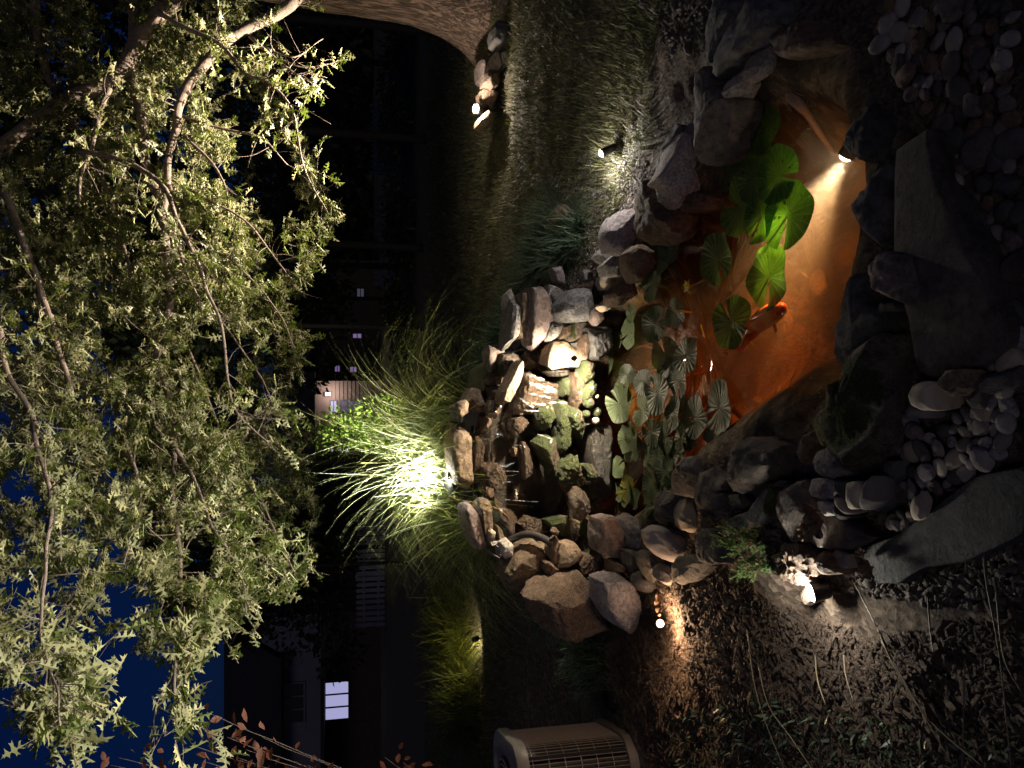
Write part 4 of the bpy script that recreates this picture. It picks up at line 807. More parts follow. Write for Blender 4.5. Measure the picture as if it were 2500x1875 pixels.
def lily(name, label, root_px, pads, shapes=None):
    rp = PZ(*root_px, -0.40); root = empty(name, rp); tag(root, label, 'water lily')
    for i, (tile, cx, cy, ry, lift, tilt, az, rot) in enumerate(pads):
        x, y = tp(tile, cx, cy); p = PZ(x, y, WATER_Z + 0.006 + lift)
        dist = (p - Vector((0, 0, CAM_H))).length; r_ = ry / TILES[tile][2] / FPX * dist * 1.02
        o = bpy.data.objects.new('leaf', PADYM if rot < 0 else (shapes or PADS)[i % 6]); COL.objects.link(o); o.parent = root
        o.location = p - rp; o.scale = (r_, r_, r_)
        q = Matrix.Rotation(tilt, 3, Vector((math.cos(az), math.sin(az), 0))) @ Matrix.Rotation(abs(rot), 3, 'Z')
        o.rotation_euler = q.to_euler()
        # stem from the pad down to the root
        a = p - rp; mid = Vector((a.x * 0.55, a.y * 0.55, -0.26 + random.uniform(-0.05, 0.05) - rp.z)) ; bz = Vector((random.uniform(-.06, .06), random.uniform(-.05, .05), 0))
        mb = MB(); mb.tube(spline([bz, mid + Vector((random.uniform(-.05, .05), random.uniform(-.05, .05), 0)), a * 0.93 + Vector((0, 0, -0.03)), a + Vector((0, 0, -0.003))], 4), 0.0045, 5)
        mb.build('stem', STEM, root, True)
    return root
STEM = simple('lily_stem', (0.26, 0.12, 0.05), 0.5)
far_pads = [('D', 625, 110, 100, .04, .25, 0, 1), ('D', 590, 330, 165, .02, .1, 1, 2), ('D', 880, 230, 195, .05, .35, 0.3, 5.4), ('D', 1105, 110, 160, .02, .15, 0, 5.8),
            ('D', 985, 540, 180, .06, .5, 0.2, 0.5), ('D', 1215, 570, 200, .03, .3, 0.5, 2.8), ('D', 1130, 830, 190, .035, .1, 0, 3.2), ('D', 745, 850, 140, .09, .3, 0.4, 4),
            ('D', 905, 980, 220, .07, .15, 0.2, 0.9), ('D', 740, 1150, 190, .03, .1, 1, 1.5), ('D', 1080, 1190, 190, .045, .1, 2, 3.0), ('D', 1320, 1240, 230, .02, .05, 0, 1.7),
            ('D', 1580, 1130, 285, .01, .08, 1.2, 2.0), ('D', 580, 770, 110, .10, .5, 0, 3), ('D', 500, 1090, 200, .03, .4, .2, 1), ('D', 630, 1460, 130, .07, .2, 0, 2.5),
            ('D', 845, 1400, 145, .06, .3, 0, 1), ('D', 970, 1460, 185, .03, .1, 0, 5), ('D', 1165, 1460, 160, .02, .05, 1, 2), ('D', 1520, 1560, 230, .0, .03, 1, 1.4),
            ('D', 820, 1620, 160, .02, .1, 2, 4), ('D', 1060, 1640, 170, .01, .08, 1, 0.3), ('D', 560, 1470, 150, .02, .1, 0, 4.5), ('D', 1270, 1470, 130, .0, .04, 1, 3.3),
            ('E', 860, 540, 230, .015, .05, 0.4, 1.2), ('E', 590, 510, 150, .04, .25, 0, -1.6), ('E', 1000, 320, 180, .03, .1, 0, 2.9), ('E', 1080, 420, 110, .06, .7, .3, 1.0),
            ('E', 900, 150, 150, .04, .1, 0, 3.9), ('E', 680, 60, 130, .03, .15, 1, 2.2), ('E', 490, 540, 110, .0, .05, 0, 2.2), ('C', 905, 1010, 190, .05, .3, 0.1, 3), ('C', 1035, 930, 140, .03, .4, 0, 1),
            ('C', 840, 1310, 175, .03, .2, 0, 2), ('D', 930, 1720, 130, .0, .05, 0, 2)]
prnd = random.Random(77)
for k in range(30):
    far_pads.append(('S', prnd.uniform(1490, 1720), prnd.uniform(830, 1290), prnd.uniform(24, 44), prnd.uniform(0, .05), prnd.uniform(0, .3), prnd.uniform(0, 6), prnd.uniform(.1, 6)))
    if far_pads[-1][1] > 1640 and far_pads[-1][2] < 1000: far_pads.pop()
lily('water_lily', 'crowded water lily below the fall, dull grey-green overlapping pads', (1720, 830), far_pads)
lit_pads = [('M', 740, 1050, 160, .03, .1, .3, 4.4), ('M', 795, 1290, 190, .02, .08, 0.6, 2.9), ('M', 640, 1300, 150, .03, .12, 1, 2.5), ('M', 510, 1240, 175, .03, .1, 0, 1.2),
            ('L', 680, 190, 185, .01, .06, .3, 3.1), ('L', 455, 455, 155, .03, .2, .2, 0.6), ('C', 1550, 1030, 270, .015, .1, 0, 3.6), ('M', 640, 1010, 150, .015, .04, 0, 1),
            ('M', 660, 770, 140, .015, .04, 1, 2), ('M', 540, 900, 150, .01, .03, 0, 4), ('M', 450, 1000, 130, .015, .05, 0, 2.4), ('M', 580, 1090, 120, .05, .1, 0, 5)]
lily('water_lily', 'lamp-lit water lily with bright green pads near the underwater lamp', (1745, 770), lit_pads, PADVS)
# spent yellow bloom and bud
bl = PZ(*tp('C', 1265, 1330), WATER_Z + 0.03); root = empty('lily_flower', bl); tag(root, 'spent yellow lily flower lit orange among the stems', 'flower')
PETAL = leaf_mat('yellow_petal', (0.50, 0.34, 0.06), (0.45, 0.30, 0.06), 0.4)
for k in range(12):
    t = 2 * math.pi * k / 12; e = 0.4 + 0.5 * (k % 3) / 2; L_ = random.uniform(0.035, 0.055)
    d = Vector((math.cos(t) * math.cos(e), math.sin(t) * math.cos(e), math.sin(e))); s_ = d.cross(Vector((0, 0, 1))).normalized()
    mb = MB(); mb.add([(0, 0, 0), d * L_ * .5 + s_ * 0.012 + Vector((0, 0, .006)), d * L_ + Vector((0, 0, -0.01)), d * L_ * .5 - s_ * 0.012 + Vector((0, 0, .006)), d * L_ * .55], [(0, 1, 4), (0, 4, 3), (1, 2, 4), (4, 2, 3)]); mb.build('petal', PETAL, root)
mb = MB(); mb.tube([(0, 0, 0), (0.05, 0.03, -0.1), (0.1, 0.0, -0.3)], 0.005, 5); mb.build('stem', STEM, root)
bd = PZ(*tp('D', 1215, 100), WATER_Z + 0.03); mb = MB(); mb.tube(spline([(0, 0, -0.03), (0.005, 0.02, 0.0), (0.012, 0.045, 0.02), (0.016, 0.07, 0.03)], 4), [0.003, 0.004, 0.005, 0.006, 0.007, 0.007, 0.006, 0.005, 0.004, 0.003, 0.003, 0.002, 0.001][:13], 7)
o = mb.build('lily_bud', PETAL, None, True); o.location = bd; tag(o, 'closed yellow-green lily bud beside the spent flower', 'bud')
lf = PZ(*tp('D', 1400, 310), WATER_Z + 0.02); mb = MB()
mb.add([(-0.03, -.02, 0.0), (-0.03, -0.026, 0.008), (0, -0.016, 0.012), (0.03, 0.008, 0.01), (0.04, 0.02, 0.0), (0, 0.012, 0.0), (0, 0.0, -0.002)], [(0, 1, 2, 6), (6, 2, 3, 4), (0, 6, 5), (6, 4, 5)]); o = mb.build('dead_leaf', PETAL); o.location = lf
tag(o, 'curled yellow leaf glowing on the water near the fish', 'leaf')

# ------------------------------------------------------------------ fish
hp = PZ(*tp('L', 768, 355), WATER_Z - 0.004); tl = PZ(*tp('L', 500, 585), WATER_Z - 0.045)
ax = (tl - hp); Lf = ax.length; ax.normalize(); sd_ = ax.cross(Vector((0, 0, 1))).normalized(); up_ = sd_.cross(ax).normalized()
FISH, nt, b = newmat('orange_koi'); geo = nd(nt, 'ShaderNodeNewGeometry')
vo = nd(nt, 'ShaderNodeTexVoronoi'); vo.inputs['Scale'].default_value = 110; nt.links.new(geo.outputs['Position'], vo.inputs['Vector'])
nf = noise_n(nt, geo.outputs['Position'], 14, 3)
c = mixc(nt, ramp(nt, nf, [(0.45, (0, 0, 0)), (0.62, (1, 1, 1))]), (0.80, 0.13, 0.02), (0.85, 0.34, 0.06)); c = mixc(nt, 0.4, c, ramp(nt, vo.outputs[0], [(0, (0.6, 0.6, 0.6)), (0.5, (1.1, 1.1, 1.1))]), 'MULTIPLY')
nt.links.new(c, b.inputs['Base Color']); b.inputs['Roughness'].default_value = 0.3; bump(nt, b, vo.outputs[0], 0.2, 0.005)
b.inputs['Subsurface Weight'].default_value = 0.5; b.inputs['Subsurface Radius'].default_value = (0.06, 0.02, 0.01)
root = empty('koi', hp); tag(root, 'orange koi with its head at the water surface under a lily pad', 'fish')
prof = [(0, .012), (.04, .028), (.10, .043), (.2, .056), (.32, .060), (.45, .056), (.6, .043), (.74, .027), (.86, .016), (.93, .013)]
v = []; f = []; nn = 14
for i, (t, r_) in enumerate(prof):
    cc = ax * (t * Lf) + sd_ * (0.03 * math.sin(t * 5.0) * t)
    for k in range(nn):
        a = 2 * math.pi * k / nn; v.append(cc + sd_ * math.cos(a) * r_ * Lf * 2.0 * 0.78 + up_ * math.sin(a) * r_ * Lf * 2.0)
for i in range(len(prof) - 1):
    for k in range(nn): f.append((i * nn + k, i * nn + (k + 1) % nn, (i + 1) * nn + (k + 1) % nn, (i + 1) * nn + k))
f += [tuple(range(nn - 1, -1, -1)), tuple(range((len(prof) - 1) * nn, len(prof) * nn))]
mb = MB(); mb.add(v, f); body = mb.build('body', FISH, root, True)
tc_ = ax * (0.9 * Lf) + sd_ * (0.03 * math.sin(4.5) * .9)
mb = MB(); mb.add([tc_ + up_ * 0.006, tc_ - up_ * 0.006, tc_ + ax * Lf * .26 + up_ * Lf * .13 + sd_ * .01, tc_ + ax * Lf * .17, tc_ + ax * Lf * .26 - up_ * Lf * .12 + sd_ * .01], [(0, 3, 2), (0, 1, 3), (1, 4, 3)]); mb.build('tail_fin', FISH, root)
mb = MB(); mb.add([ax * Lf * .3 + up_ * Lf * .11, ax * Lf * .62 + up_ * Lf * .07, ax * Lf * .6 + up_ * Lf * .12, ax * Lf * .38 + up_ * Lf * .17], [(0, 1, 2, 3)]); mb.build('dorsal_fin', FISH, root)
for s_ in (-1, 1):
    p0 = ax * Lf * .24 + sd_ * s_ * Lf * .075 - up_ * .01
    mb = MB(); mb.add([p0, p0 + ax * Lf * .05, p0 + ax * Lf * .12 + sd_ * s_ * Lf * .05 - up_ * .02, p0 + ax * Lf * .07 + sd_ * s_ * Lf * .06 - up_ * .02], [(0, 1, 2, 3)]); mb.build('pectoral_fin', FISH, root)
    mb = MB(); mb.lathe([(0.0015, -.002), (0.005, -.001), (0.005, .001), (0.0015, .003)], 8, Matrix.Translation(ax * Lf * .075 + sd_ * s_ * Lf * .050 + up_ * Lf * .03) @ (sd_ * s_).to_track_quat('Z', 'Y').to_matrix().to_4x4()); mb.build('eye', MT['black_plastic'], root)
# bubbles round the fish
mb = MB()
for k in range(75):
    x = random.gauss(1925, 42); y = random.gauss(790, 42)
    if k > 55: x = random.gauss(2000, 40); y = random.gauss(900, 60)
    p = PZ(x, y, WATER_Z + 0.001); r_ = random.uniform(0.002, 0.0055)
    mb.lathe([(r_, 0), (r_ * .92, r_ * .4), (r_ * .6, r_ * .8), (r_ * .15, r_)], 7, Matrix.Translation(p))
BUB, nt, b = newmat('bubble'); b.inputs['Roughness'].default_value = 0.03; b.inputs['Alpha'].default_value = 0.35; b.inputs['Base Color'].default_value = (0.9, 0.85, 0.8, 1)
tag(mb.build('bubbles', BUB, None, True), 'scatter of small air bubbles on the water round the fish', 'bubbles', kind='stuff')
# stones, twigs and algae lying on the pond floor
for k in range(44):
    x, y = random.uniform(1560, 2060), random.uniform(330, 1100); p = PZ(x, y, -0.5)
    if poly_sd(np.array([p.x]), np.array([p.y]), POND)[0] > -0.25: continue
    pebble(p.x, p.y, hgt(p.x, p.y) + .005, random.uniform(.03, .10), random.choice(('brown', 'tan', 'flag')), 'sunken stone lying on the orange-lit pond floor', 'sunken stones on the pond floor')
mb = MB()
for k in range(150):
    x, y = random.gauss(1880, 110), random.gauss(720, 170); p = PZ(x, y, -0.45)
    if poly_sd(np.array([p.x]), np.array([p.y]), POND)[0] > -0.2: continue
    p.z = hgt(p.x, p.y) + random.uniform(.01, .2); d = Vector((random.uniform(-1, 1), random.uniform(-1, 1), random.uniform(-.2, .2))).normalized() * random.uniform(.01, .05)
    mb.tube([p - d, p + Vector((0, 0, .004)), p + d], [.001, .002, .0008], 4)
tag(mb.build('pond_litter', MT['drygrass']), 'bits of plant litter drifting in the turbid water', 'debris', kind='stuff')
# stick and debris at the right end of the pond
pts = [PZ(1923, 215, WATER_Z + 0.03), PZ(1945, 245, WATER_Z + 0.02), PZ(1968, 275, WATER_Z - 0.03), PZ(2000, 325, WATER_Z - 0.12), PZ(2035, 375, WATER_Z - 0.25)]
mb = MB(); mb.tube(spline(pts, 4), [.020, .026, .028, .030, .028, .024, .022, .020, .016, .015, .014, .013, .012, .011, .010, .009, .008], 8)
tag(mb.build('sunken_stick', simple('peeled_wood', (0.36, 0.22, 0.15), 0.7), None, True), 'peeled pinkish stick slanting into the water by the underwater lamp', 'stick')
mb = MB()
for k in range(60):
    p = PZ(random.gauss(1990, 40), random.gauss(215, 45), WATER_Z + random.uniform(-.06, .05)); d = Vector((random.uniform(-1, 1), random.uniform(-1, 1), random.uniform(-.3, .5))) * random.uniform(.02, .07)
    mb.tube([p, p + d * .5 + Vector((0, 0, .008)), p + d], [.002, .003, .001], 4)
tag(mb.build('floating_debris', MT['drygrass']), 'tangle of dry twigs and weed at the dark end of the pond', 'debris', kind='stuff')

# ------------------------------------------------------------------ spillway, hose, falling water
root = empty('spillway_box', PY(1150, 1130, 5.55)); tag(root, 'black plastic spillway box under the long capstone', 'spillway'); o0 = root.location.copy()
def PYo(t, x, y, Y): return PY(*tp(t, x, y), Y) - o0
mb = MB(); a0 = PYo('A', 385, 1010, 5.40); a1 = PYo('A', 465, 1990, 5.40)
mb.box((a1.x, -0.05, min(a0.z, a1.z) - 0.01), (a0.x, 0.30, max(a0.z, a1.z) + 0.005)); mb.build('tray', MT['black_plastic'], root)
mb = MB(); mb.box((a1.x, -0.11, min(a0.z, a1.z) - 0.022), (a0.x, -0.05, min(a0.z, a1.z) - 0.012)); mb.build('lip', MT['black_plastic'], root)
mb = MB(); b0_ = PYo('A', 385, 1000, 5.38); b1_ = PYo('A', 545, 1150, 5.38); mb.box((min(b0_.x, b1_.x), -0.13, b1_.z), (max(b0_.x, b1_.x), 0.0, b0_.z)); mb.build('side_wall', MT['black_plastic'], root)
hs = spline([PY(*tp('B', 840, 1080), 4.95), PY(*tp('B', 900, 1040), 4.86), PY(*tp('B', 1000, 1000), 4.80), PY(*tp('B', 1100, 995), 4.76), PY(*tp('B', 1200, 1025), 4.72), PY(*tp('B', 1300, 1085), 4.66), PY(*tp('B', 1360, 1130), 4.66)], 14)
mb = MB(); mb.tube(hs, [0.0245 if i % 2 else 0.0205 for i in range(len(hs))], 12)
tag(mb.build('corrugated_hose', simple('corrugated_hose', (0.045, 0.04, 0.042), 0.3), None, True), 'black corrugated hose arching over the left side of the fall', 'hose')
WS, nt, b = newmat('running_water'); b.inputs['Base Color'].default_value = (0.85, 0.88, 0.9, 1); b.inputs['Roughness'].default_value = 0.06; b.inputs['Alpha'].default_value = 0.42
gw = nd(nt, 'ShaderNodeNewGeometry'); mpw = nd(nt, 'ShaderNodeMapping'); mpw.inputs['Scale'].default_value = (90, 90, 6); nt.links.new(gw.outputs['Position'], mpw.inputs[0])
nw = noise_n(nt, mpw.outputs[0], 1.0, 4); nt.links.new(ramp(nt, nw, [(0.42, (0.0,) * 3), (0.75, (0.55,) * 3)]), b.inputs['Alpha']); bump(nt, b, nw, 0.6, 0.01)
root = empty('waterfall', PY(1300, 1000, 5.0)); tag(root, 'thin white water running and dripping down the stacked stones', 'waterfall'); o0 = root.location.copy()
for t, x0, y0, Y0, x1, y1, Y1, w in (('A', 1090, 700, 4.93, 1360, 775, 4.86, 75), ('A', 1040, 600, 4.95, 1240, 660, 4.88, 60), ('A', 960, 860, 4.95, 1120, 960, 4.87, 60), ('A', 1260, 900, 4.86, 1480, 905, 4.80, 40), ('A', 1160, 1240, 4.85, 1330, 1300, 4.80, 24), ('A', 1060, 800, 4.94, 1300, 850, 4.87, 40), ('A', 1000, 900, 4.95, 1250, 930, 4.86, 45), ('B', 770, 310, 5.05, 960, 315, 4.98, 12), 
                                     ('B', 770, 435, 5.05, 870, 430, 5.0, 22), ('B', 760, 620, 5.06, 1180, 645, 4.8, 16), ('A', 560, 1290, 5.3, 640, 1290, 5.28, 14),
                                     ('A', 900, 1360, 5.08, 990, 1362, 5.05, 8), ('A', 1020, 990, 4.93, 1180, 990, 4.88, 26), ('A', 1940, 1250, 4.68, 1960, 1600, 4.67, 6)):
    wv = w / 4.424; n = 8; v = []; f = []
    for i in range(n):
        s_ = i / (n - 1); q0 = tp(t, x0 + (x1 - x0) * s_, y0 + (y1 - y0) * s_)
        Y = Y0 + (Y1 - Y0) * math.sqrt(s_); jw = wv * (0.7 + 0.3 * math.sin(i * 2.1 + x0))
        for q_ in (-.5, -.17, .17, .5):
            p = PY(q0[0], q0[1] + q_ * jw, Y - 0.012 * math.cos(q_ * 3)); v.append(p - o0)
    for i in range(n - 1):
        for k in range(3): f.append((4 * i + k, 4 * i + k + 1, 4 * i + k + 5, 4 * i + k + 4))
    mb = MB(); mb.add(v, f); mb.build('water_strand', WS, root, True)
# ------------------------------------------------------------------ ornamental grasses
def clump(name, label, cat, X, Y, nb, spread, L0, L1, w, el, droop, mat, group=None, seg=5, zoff=0.0, bias=(0, 0, 0)):
    a = RNG.uniform(0, 2 * np.pi, nb); rr = spread * np.sqrt(RNG.uniform(0, 1, nb))
    x = X + rr * np.cos(a); y = Y + rr * np.sin(a) * 0.7
    z = HGT(x, y) + zoff - 0.01
    d = rand_dirs(nb, *el); out = np.stack([np.cos(a), np.sin(a), np.zeros(nb)], 1) * 0.5 * (rr / spread)[:, None]; d = d + out + np.array(bias)[None]
    L = RNG.uniform(L0, L1, nb); org = np.array([X, Y, hgt(X, Y) + zoff])
    V, F, S = blades(np.stack([x, y, z], 1) - org[None], d, L, np.full(nb, w) * RNG.uniform(0.7, 1.3, nb), RNG.uniform(*droop, nb), seg)
    o = link(name, mesh_np(name, V, F, S), mat, loc=org); return tag(o, label, cat, group)
def XatY(x, y, Y): return PY(x, y, Y).x
FG = 'lamp-lit fountain grass behind the waterfall'
clump('fountain_grass', 'main lamp-lit fountain grass spraying up behind the capstone', 'grass', XatY(1100, 1090, 6.16), 6.16, 1250, 0.30, 0.60, 1.45, 0.0062, (0.7, 1.45), (0.6, 1.5), MT['fount'], FG, 7)
clump('fountain_grass', 'left-hand lamp-lit fountain grass drooping over the tilted slab', 'grass', XatY(1100, 1225, 6.05), 6.06, 1150, 0.34, 0.55, 1.35, 0.0062, (0.6, 1.4), (0.7, 1.7), MT['fount'], FG, 7, bias=(-0.25, 0, 0))
clump('fountain_grass', 'sparse long blades arching right over the dark lawn behind the fall', 'grass', XatY(1100, 985, 6.0), 6.0, 90, 0.14, 0.6, 1.05, 0.006, (0.8, 1.3), (0.5, 1.1), MT['fount'], FG, 9, bias=(0.35, 0, 0))
SG = 'dark strap grass round the mound'
for x, y, Y, nb, sp_, lb in ((1190, 540, 5.75, 260, .16, 'dark strap grass clump nearest the lawn lamp'), (1250, 590, 5.30, 260, .16, 'dark strap grass clump in front of the brown lawn-edge stone'),
                           (1190, 630, 5.75, 240, .15, 'dark strap grass clump above the bluish flat stone'), (1130, 700, 6.0, 240, .16, 'strap grass clump behind the topmost pale slab'),
                           (1100, 780, 6.0, 240, .15, 'strap grass clump behind the half pink stone'), (1060, 860, 6.1, 220, .15, 'strap grass clump between the half pink stone and the fountain grass'),
                           (1290, 560, 5.05, 120, .10, 'small strap grass tuft above the lavender boulder'),
                           (1180, 1400, 5.4, 260, .17, 'strap grass clump behind the large tan boulder'), (1220, 1460, 5.2, 260, .18, 'strap grass clump left of the large tan boulder'),
                           (1170, 1470, 5.8, 240, .18, 'strap grass clump below the left fountain grass'), (1280, 1560, 4.85, 200, .15, 'dim strap grass clump behind the biggest boulder'),
                           (1330, 1640, 4.75, 160, .13, 'dark sparse tuft between the biggest boulder and the metal unit')):
    clump('strap_grass', lb, 'grass', XatY(x, y, Y), Y, int(nb * 2.2), sp_ * 1.15, 0.20, 0.40, 0.0075, (0.5, 1.4), (0.5, 1.3), MT['mondo'], SG, 5)
for x, y, Y, lb in ((1110, 1580, 10.4, 'weeping grass mound lit yellow-green from below'), (1110, 1500, 10.9, 'weeping grass mound right behind the lit one, half in shadow'), (1130, 1720, 9.6, 'dim teal weeping grass mound left of the lit one')):
    clump('weeping_grass', lb, 'grass', XatY(x, y, Y), Y, 2200, .38, 0.5, 0.95, 0.008, (0.5, 1.4), (0.6, 1.5), MT['weep'], 'weeping grass mounds at the back', 6)
p = PZ(1480, 380, 0); clump('lawn_tuft', 'tuft of bright grass blades round the lawn lamp', 'grass', p.x, p.y + .03, 70, .07, .07, .16, .005, (.5, 1.3), (.3, .9), MT['fount'], None, 4)
# thin dry stalks at the near left
root_pts = [[(1824, 1538), (1838, 1650), (1862, 1745), (1917, 1885)], [(1850, 1620), (1875, 1720), (1930, 1800), (1990, 1890)], [(1905, 1885), (1912, 1800), (1935, 1730)], [(2140, 1530), (2190, 1640), (2270, 1760), (2420, 1890)],
            [(2150, 1560), (2240, 1720), (2340, 1890)], [(2265, 1450), (2270, 1530), (2280, 1600)], [(2400, 1250), (2405, 1400), (2440, 1600), (2470, 1890)], [(2000, 1890), (2005, 1760), (2030, 1660)], [(2350, 1890), (2352, 1760), (2355, 1610)], [(2210, 1890), (2160, 1800), (2110, 1700)], [(2080, 1410), (2110, 1470), (2140, 1530)], [(1990, 1600), (1996, 1660), (2015, 1720)], [(2430, 1420), (2450, 1600), (2500, 1700)], [(2060, 1600), (2065, 1650), (2085, 1720)]]
for i, pp in enumerate(root_pts):
    P3 = [PZ(x, y, 0.02 + 0.10 * k * (1 + (i % 3) * .4) / len(pp)) for k, (x, y) in enumerate(pp)]
    c0 = P3[0].copy(); mb = MB(); S3 = spline([q_ - c0 for q_ in P3], 5); mb.tube(S3, [0.0022 * (1 - .7 * k / len(S3)) + .0006 for k in range(len(S3))], 5)
    o = mb.build('dry_stalk', MT['drygrass'], None, True); o.location = c0; tag(o, 'thin dry grass stalk bent across the dim ground at the near left', 'stalk', 'dry stalks at the near left')
# mulch chips, litter and low ground cover
def chips(name, label, poly_px, n, lo, hi, mat, flat=0.35, cat='mulch', stretch=1.0):
    pa = np.array([PZ(x, y, 0.0)[:2] for x, y in poly_px]); a = pa.min(0); b_ = pa.max(0)
    x = RNG.uniform(a[0], b_[0], n * 3); y = RNG.uniform(a[1], b_[1], n * 3); k = (poly_sd(x, y, pa) < 0) & (poly_sd(x, y, POND) > 0.05)
    x, y = x[k][:n], y[k][:n]; m_ = len(x); z = HGT(x, y)
    s_ = RNG.uniform(lo, hi, m_) * np.where(RNG.uniform(0, 1, m_) < .12, 1.8, 1.0); th = RNG.uniform(0, 6.28, m_)
    base = np.array([[-1, -.5, 0], [1, -.4, 0], [.9, .5, 0], [-.8, .45, 0], [-.7, -.2, 1], [.6, -.25, .9], [.5, .3, 1.1], [-.5, .3, .8]], float)
    V = base[None] * s_[:, None, None] * np.array([stretch, 1, flat])[None, None] * RNG.uniform(.6, 1.4, (m_, 8, 3))
    ti = RNG.uniform(-.6, .6, m_); V[:, :, 2] += V[:, :, 0] * ti[:, None]
    cx, sx = np.cos(th)[:, None], np.sin(th)[:, None]; X = V[:, :, 0] * cx - V[:, :, 1] * sx; Y = V[:, :, 0] * sx + V[:, :, 1] * cx
    V = np.stack([X + x[:, None], Y + y[:, None], V[:, :, 2] + z[:, None] + 0.002], -1).reshape(-1, 3)
    q = np.array([0, 1, 5, 4, 1, 2, 6, 5, 2, 3, 7, 6, 3, 0, 4, 7, 4, 5, 6, 7]); F = (q[None] + 8 * np.arange(m_)[:, None]).ravel()
    return tag(link(name, mesh_np(name, V, F, np.full(m_ * 5, 4)), mat), label, cat, kind='stuff')
chips('bark_mulch', 'brown bark mulch and grit covering the bed left of the pond', [(1480, 1480), (1620, 1420), (1700, 1380), (1850, 1420), (1960, 1480), (2120, 1560), (2500, 1500), (2500, 1875), (1600, 1875), (1480, 1600)], 12000, 0.005, 0.012, rock_mat('bark_chip', (0.04, 0.028, 0.02), (0.19, 0.13, 0.095), scale=40), 0.3, stretch=2.2)
chips('fine_gravel', 'fine gravel and grit between the far bank stones and the lawn', [(1420, 380), (1560, 300), (1600, 420), (1520, 560), (1460, 640), (1420, 720), (1340, 640), (1380, 480)], 3500, 0.004, 0.011, MT['grey'], cat='gravel')
chips('bank_rubble', 'dark grit filling the gaps between the near bank stones', [(2050, 900), (2500, 650), (2500, 1500), (2100, 1450), (1900, 1300), (1700, 1250), (1950, 1080)], 5000, 0.006, 0.016, MT['flag'], 0.6, 'gravel')
chips('gap_rubble', 'dark grit between the stones at the right end of the bank', [(1560, 0), (2500, 0), (2500, 700), (2100, 650), (2130, 350), (2080, 120), (1640, 130)], 4000, 0.006, 0.018, MT['flag'], 0.6, 'gravel')
n = 1600; pa = np.array([PZ(x, y, 0)[:2] for x, y in [(1640, 1750), (1850, 1700), (2050, 1740), (2300, 1790), (2500, 1810), (2500, 1990), (1640, 1990)]])
x = RNG.uniform(pa[:, 0].min(), pa[:, 0].max(), n * 3); y = RNG.uniform(pa[:, 1].min(), pa[:, 1].max(), n * 3); k = poly_sd(x, y, pa) < 0; x, y = x[k][:n], y[k][:n]; n = len(x)
V, F, S = blades(np.stack([x, y, HGT(x, y)], 1), rand_dirs(n, .1, 1.2), RNG.uniform(.02, .06, n), RNG.uniform(.006, .014, n), RNG.uniform(.2, 1.0, n), 3)
tag(link('ground_cover', mesh_np('ground_cover', V, F, S), MT['mondo']), 'low dim green ground cover at the near left corner', 'ground cover', kind='stuff')

# ------------------------------------------------------------------ leaf shapes
OAK_HALF = [(0.0, 0.0), (0.010, 0.0), (0.012, 0.20), (0.06, 0.25), (0.23, 0.17), (0.20, 0.26), (0.04, 0.35), (0.035, 0.41), (0.15, 0.45), (0.41, 0.42), (0.31, 0.49), (0.39, 0.57), (0.19, 0.55), (0.04, 0.60), (0.035, 0.66), (0.12, 0.71), (0.29, 0.77), (0.16, 0.79), (0.05, 0.83), (0.11, 0.92), (0.03, 0.90), (0.0, 1.0)]
nh = len(OAK_HALF); LEAFV = []; 
for sgn in (1, -1):
    for (x, y) in OAK_HALF: LEAFV.append((sgn * x, y, 0.30 * x - 0.22 * (y - .35) ** 2 + 0.02 * math.sin(y * 9)))
LEAFV = np.array(LEAFV); LEAFF = np.array(list(range(nh)) + list(range(2 * nh - 1, nh - 1, -1))); LEAFS = np.array([nh, nh])
def frames(d, nrm):
    d = d / np.linalg.norm(d, axis=1, keepdims=True); x = np.cross(d, nrm); x /= np.maximum(np.linalg.norm(x, axis=1, keepdims=True), 1e-6); z = np.cross(x, d)
    return np.stack([x, d, z], 2)
def leaf_mass(pos, fr, size, LV, LF, LS):
    n = len(pos); V = np.einsum('nij,vj->nvi', fr, LV) * size[:, None, None] + pos[:, None, :]
    F = (LF[None] + len(LV) * np.arange(n)[:, None]).ravel(); return V.reshape(-1, 3), F, np.tile(LS, n)

# ------------------------------------------------------------------ the oak
BARK, nt, b = newmat('oak_bark'); tcg = nd(nt, 'ShaderNodeNewGeometry'); mpb = nd(nt, 'ShaderNodeMapping'); mpb.inputs['Scale'].default_value = (1, 1, 0.07); nt.links.new(tcg.outputs['Position'], mpb.inputs[0])
vb = nd(nt, 'ShaderNodeTexNoise'); vb.inputs['Scale'].default_value = 26; vb.inputs['Detail'].default_value = 3; vb.inputs['Distortion'].default_value = 1.4; nt.links.new(mpb.outputs[0], vb.inputs['Vector']); nb_ = noise_n(nt, mpb.outputs[0], 40, 6, .7, 1.0)
hb = math_n(nt, 'ADD', math_n(nt, 'MULTIPLY', ramp(nt, vb.outputs[0], [(0.42, (0, 0, 0)), (0.56, (1, 1, 1))]), .6), math_n(nt, 'MULTIPLY', nb_, .9))
nt.links.new(ramp(nt, hb, [(0.25, (0.03, 0.02, 0.015)), (1.0, (0.30, 0.20, 0.15))]), b.inputs['Base Color']); b.inputs['Roughness'].default_value = 0.9; bump(nt, b, hb, 1.0, 0.04)
LIMB, nt, b = newmat('oak_limb_bark'); g2 = nd(nt, 'ShaderNodeNewGeometry'); nl_ = noise_n(nt, g2.outputs['Position'], 45, 6, .7, .5)
nt.links.new(ramp(nt, nl_, [(0.3, (0.10, 0.075, 0.058)), (0.75, (0.27, 0.205, 0.16))]), b.inputs['Base Color']); b.inputs['Roughness'].default_value = 0.85; bump(nt, b, nl_, .6, .02)
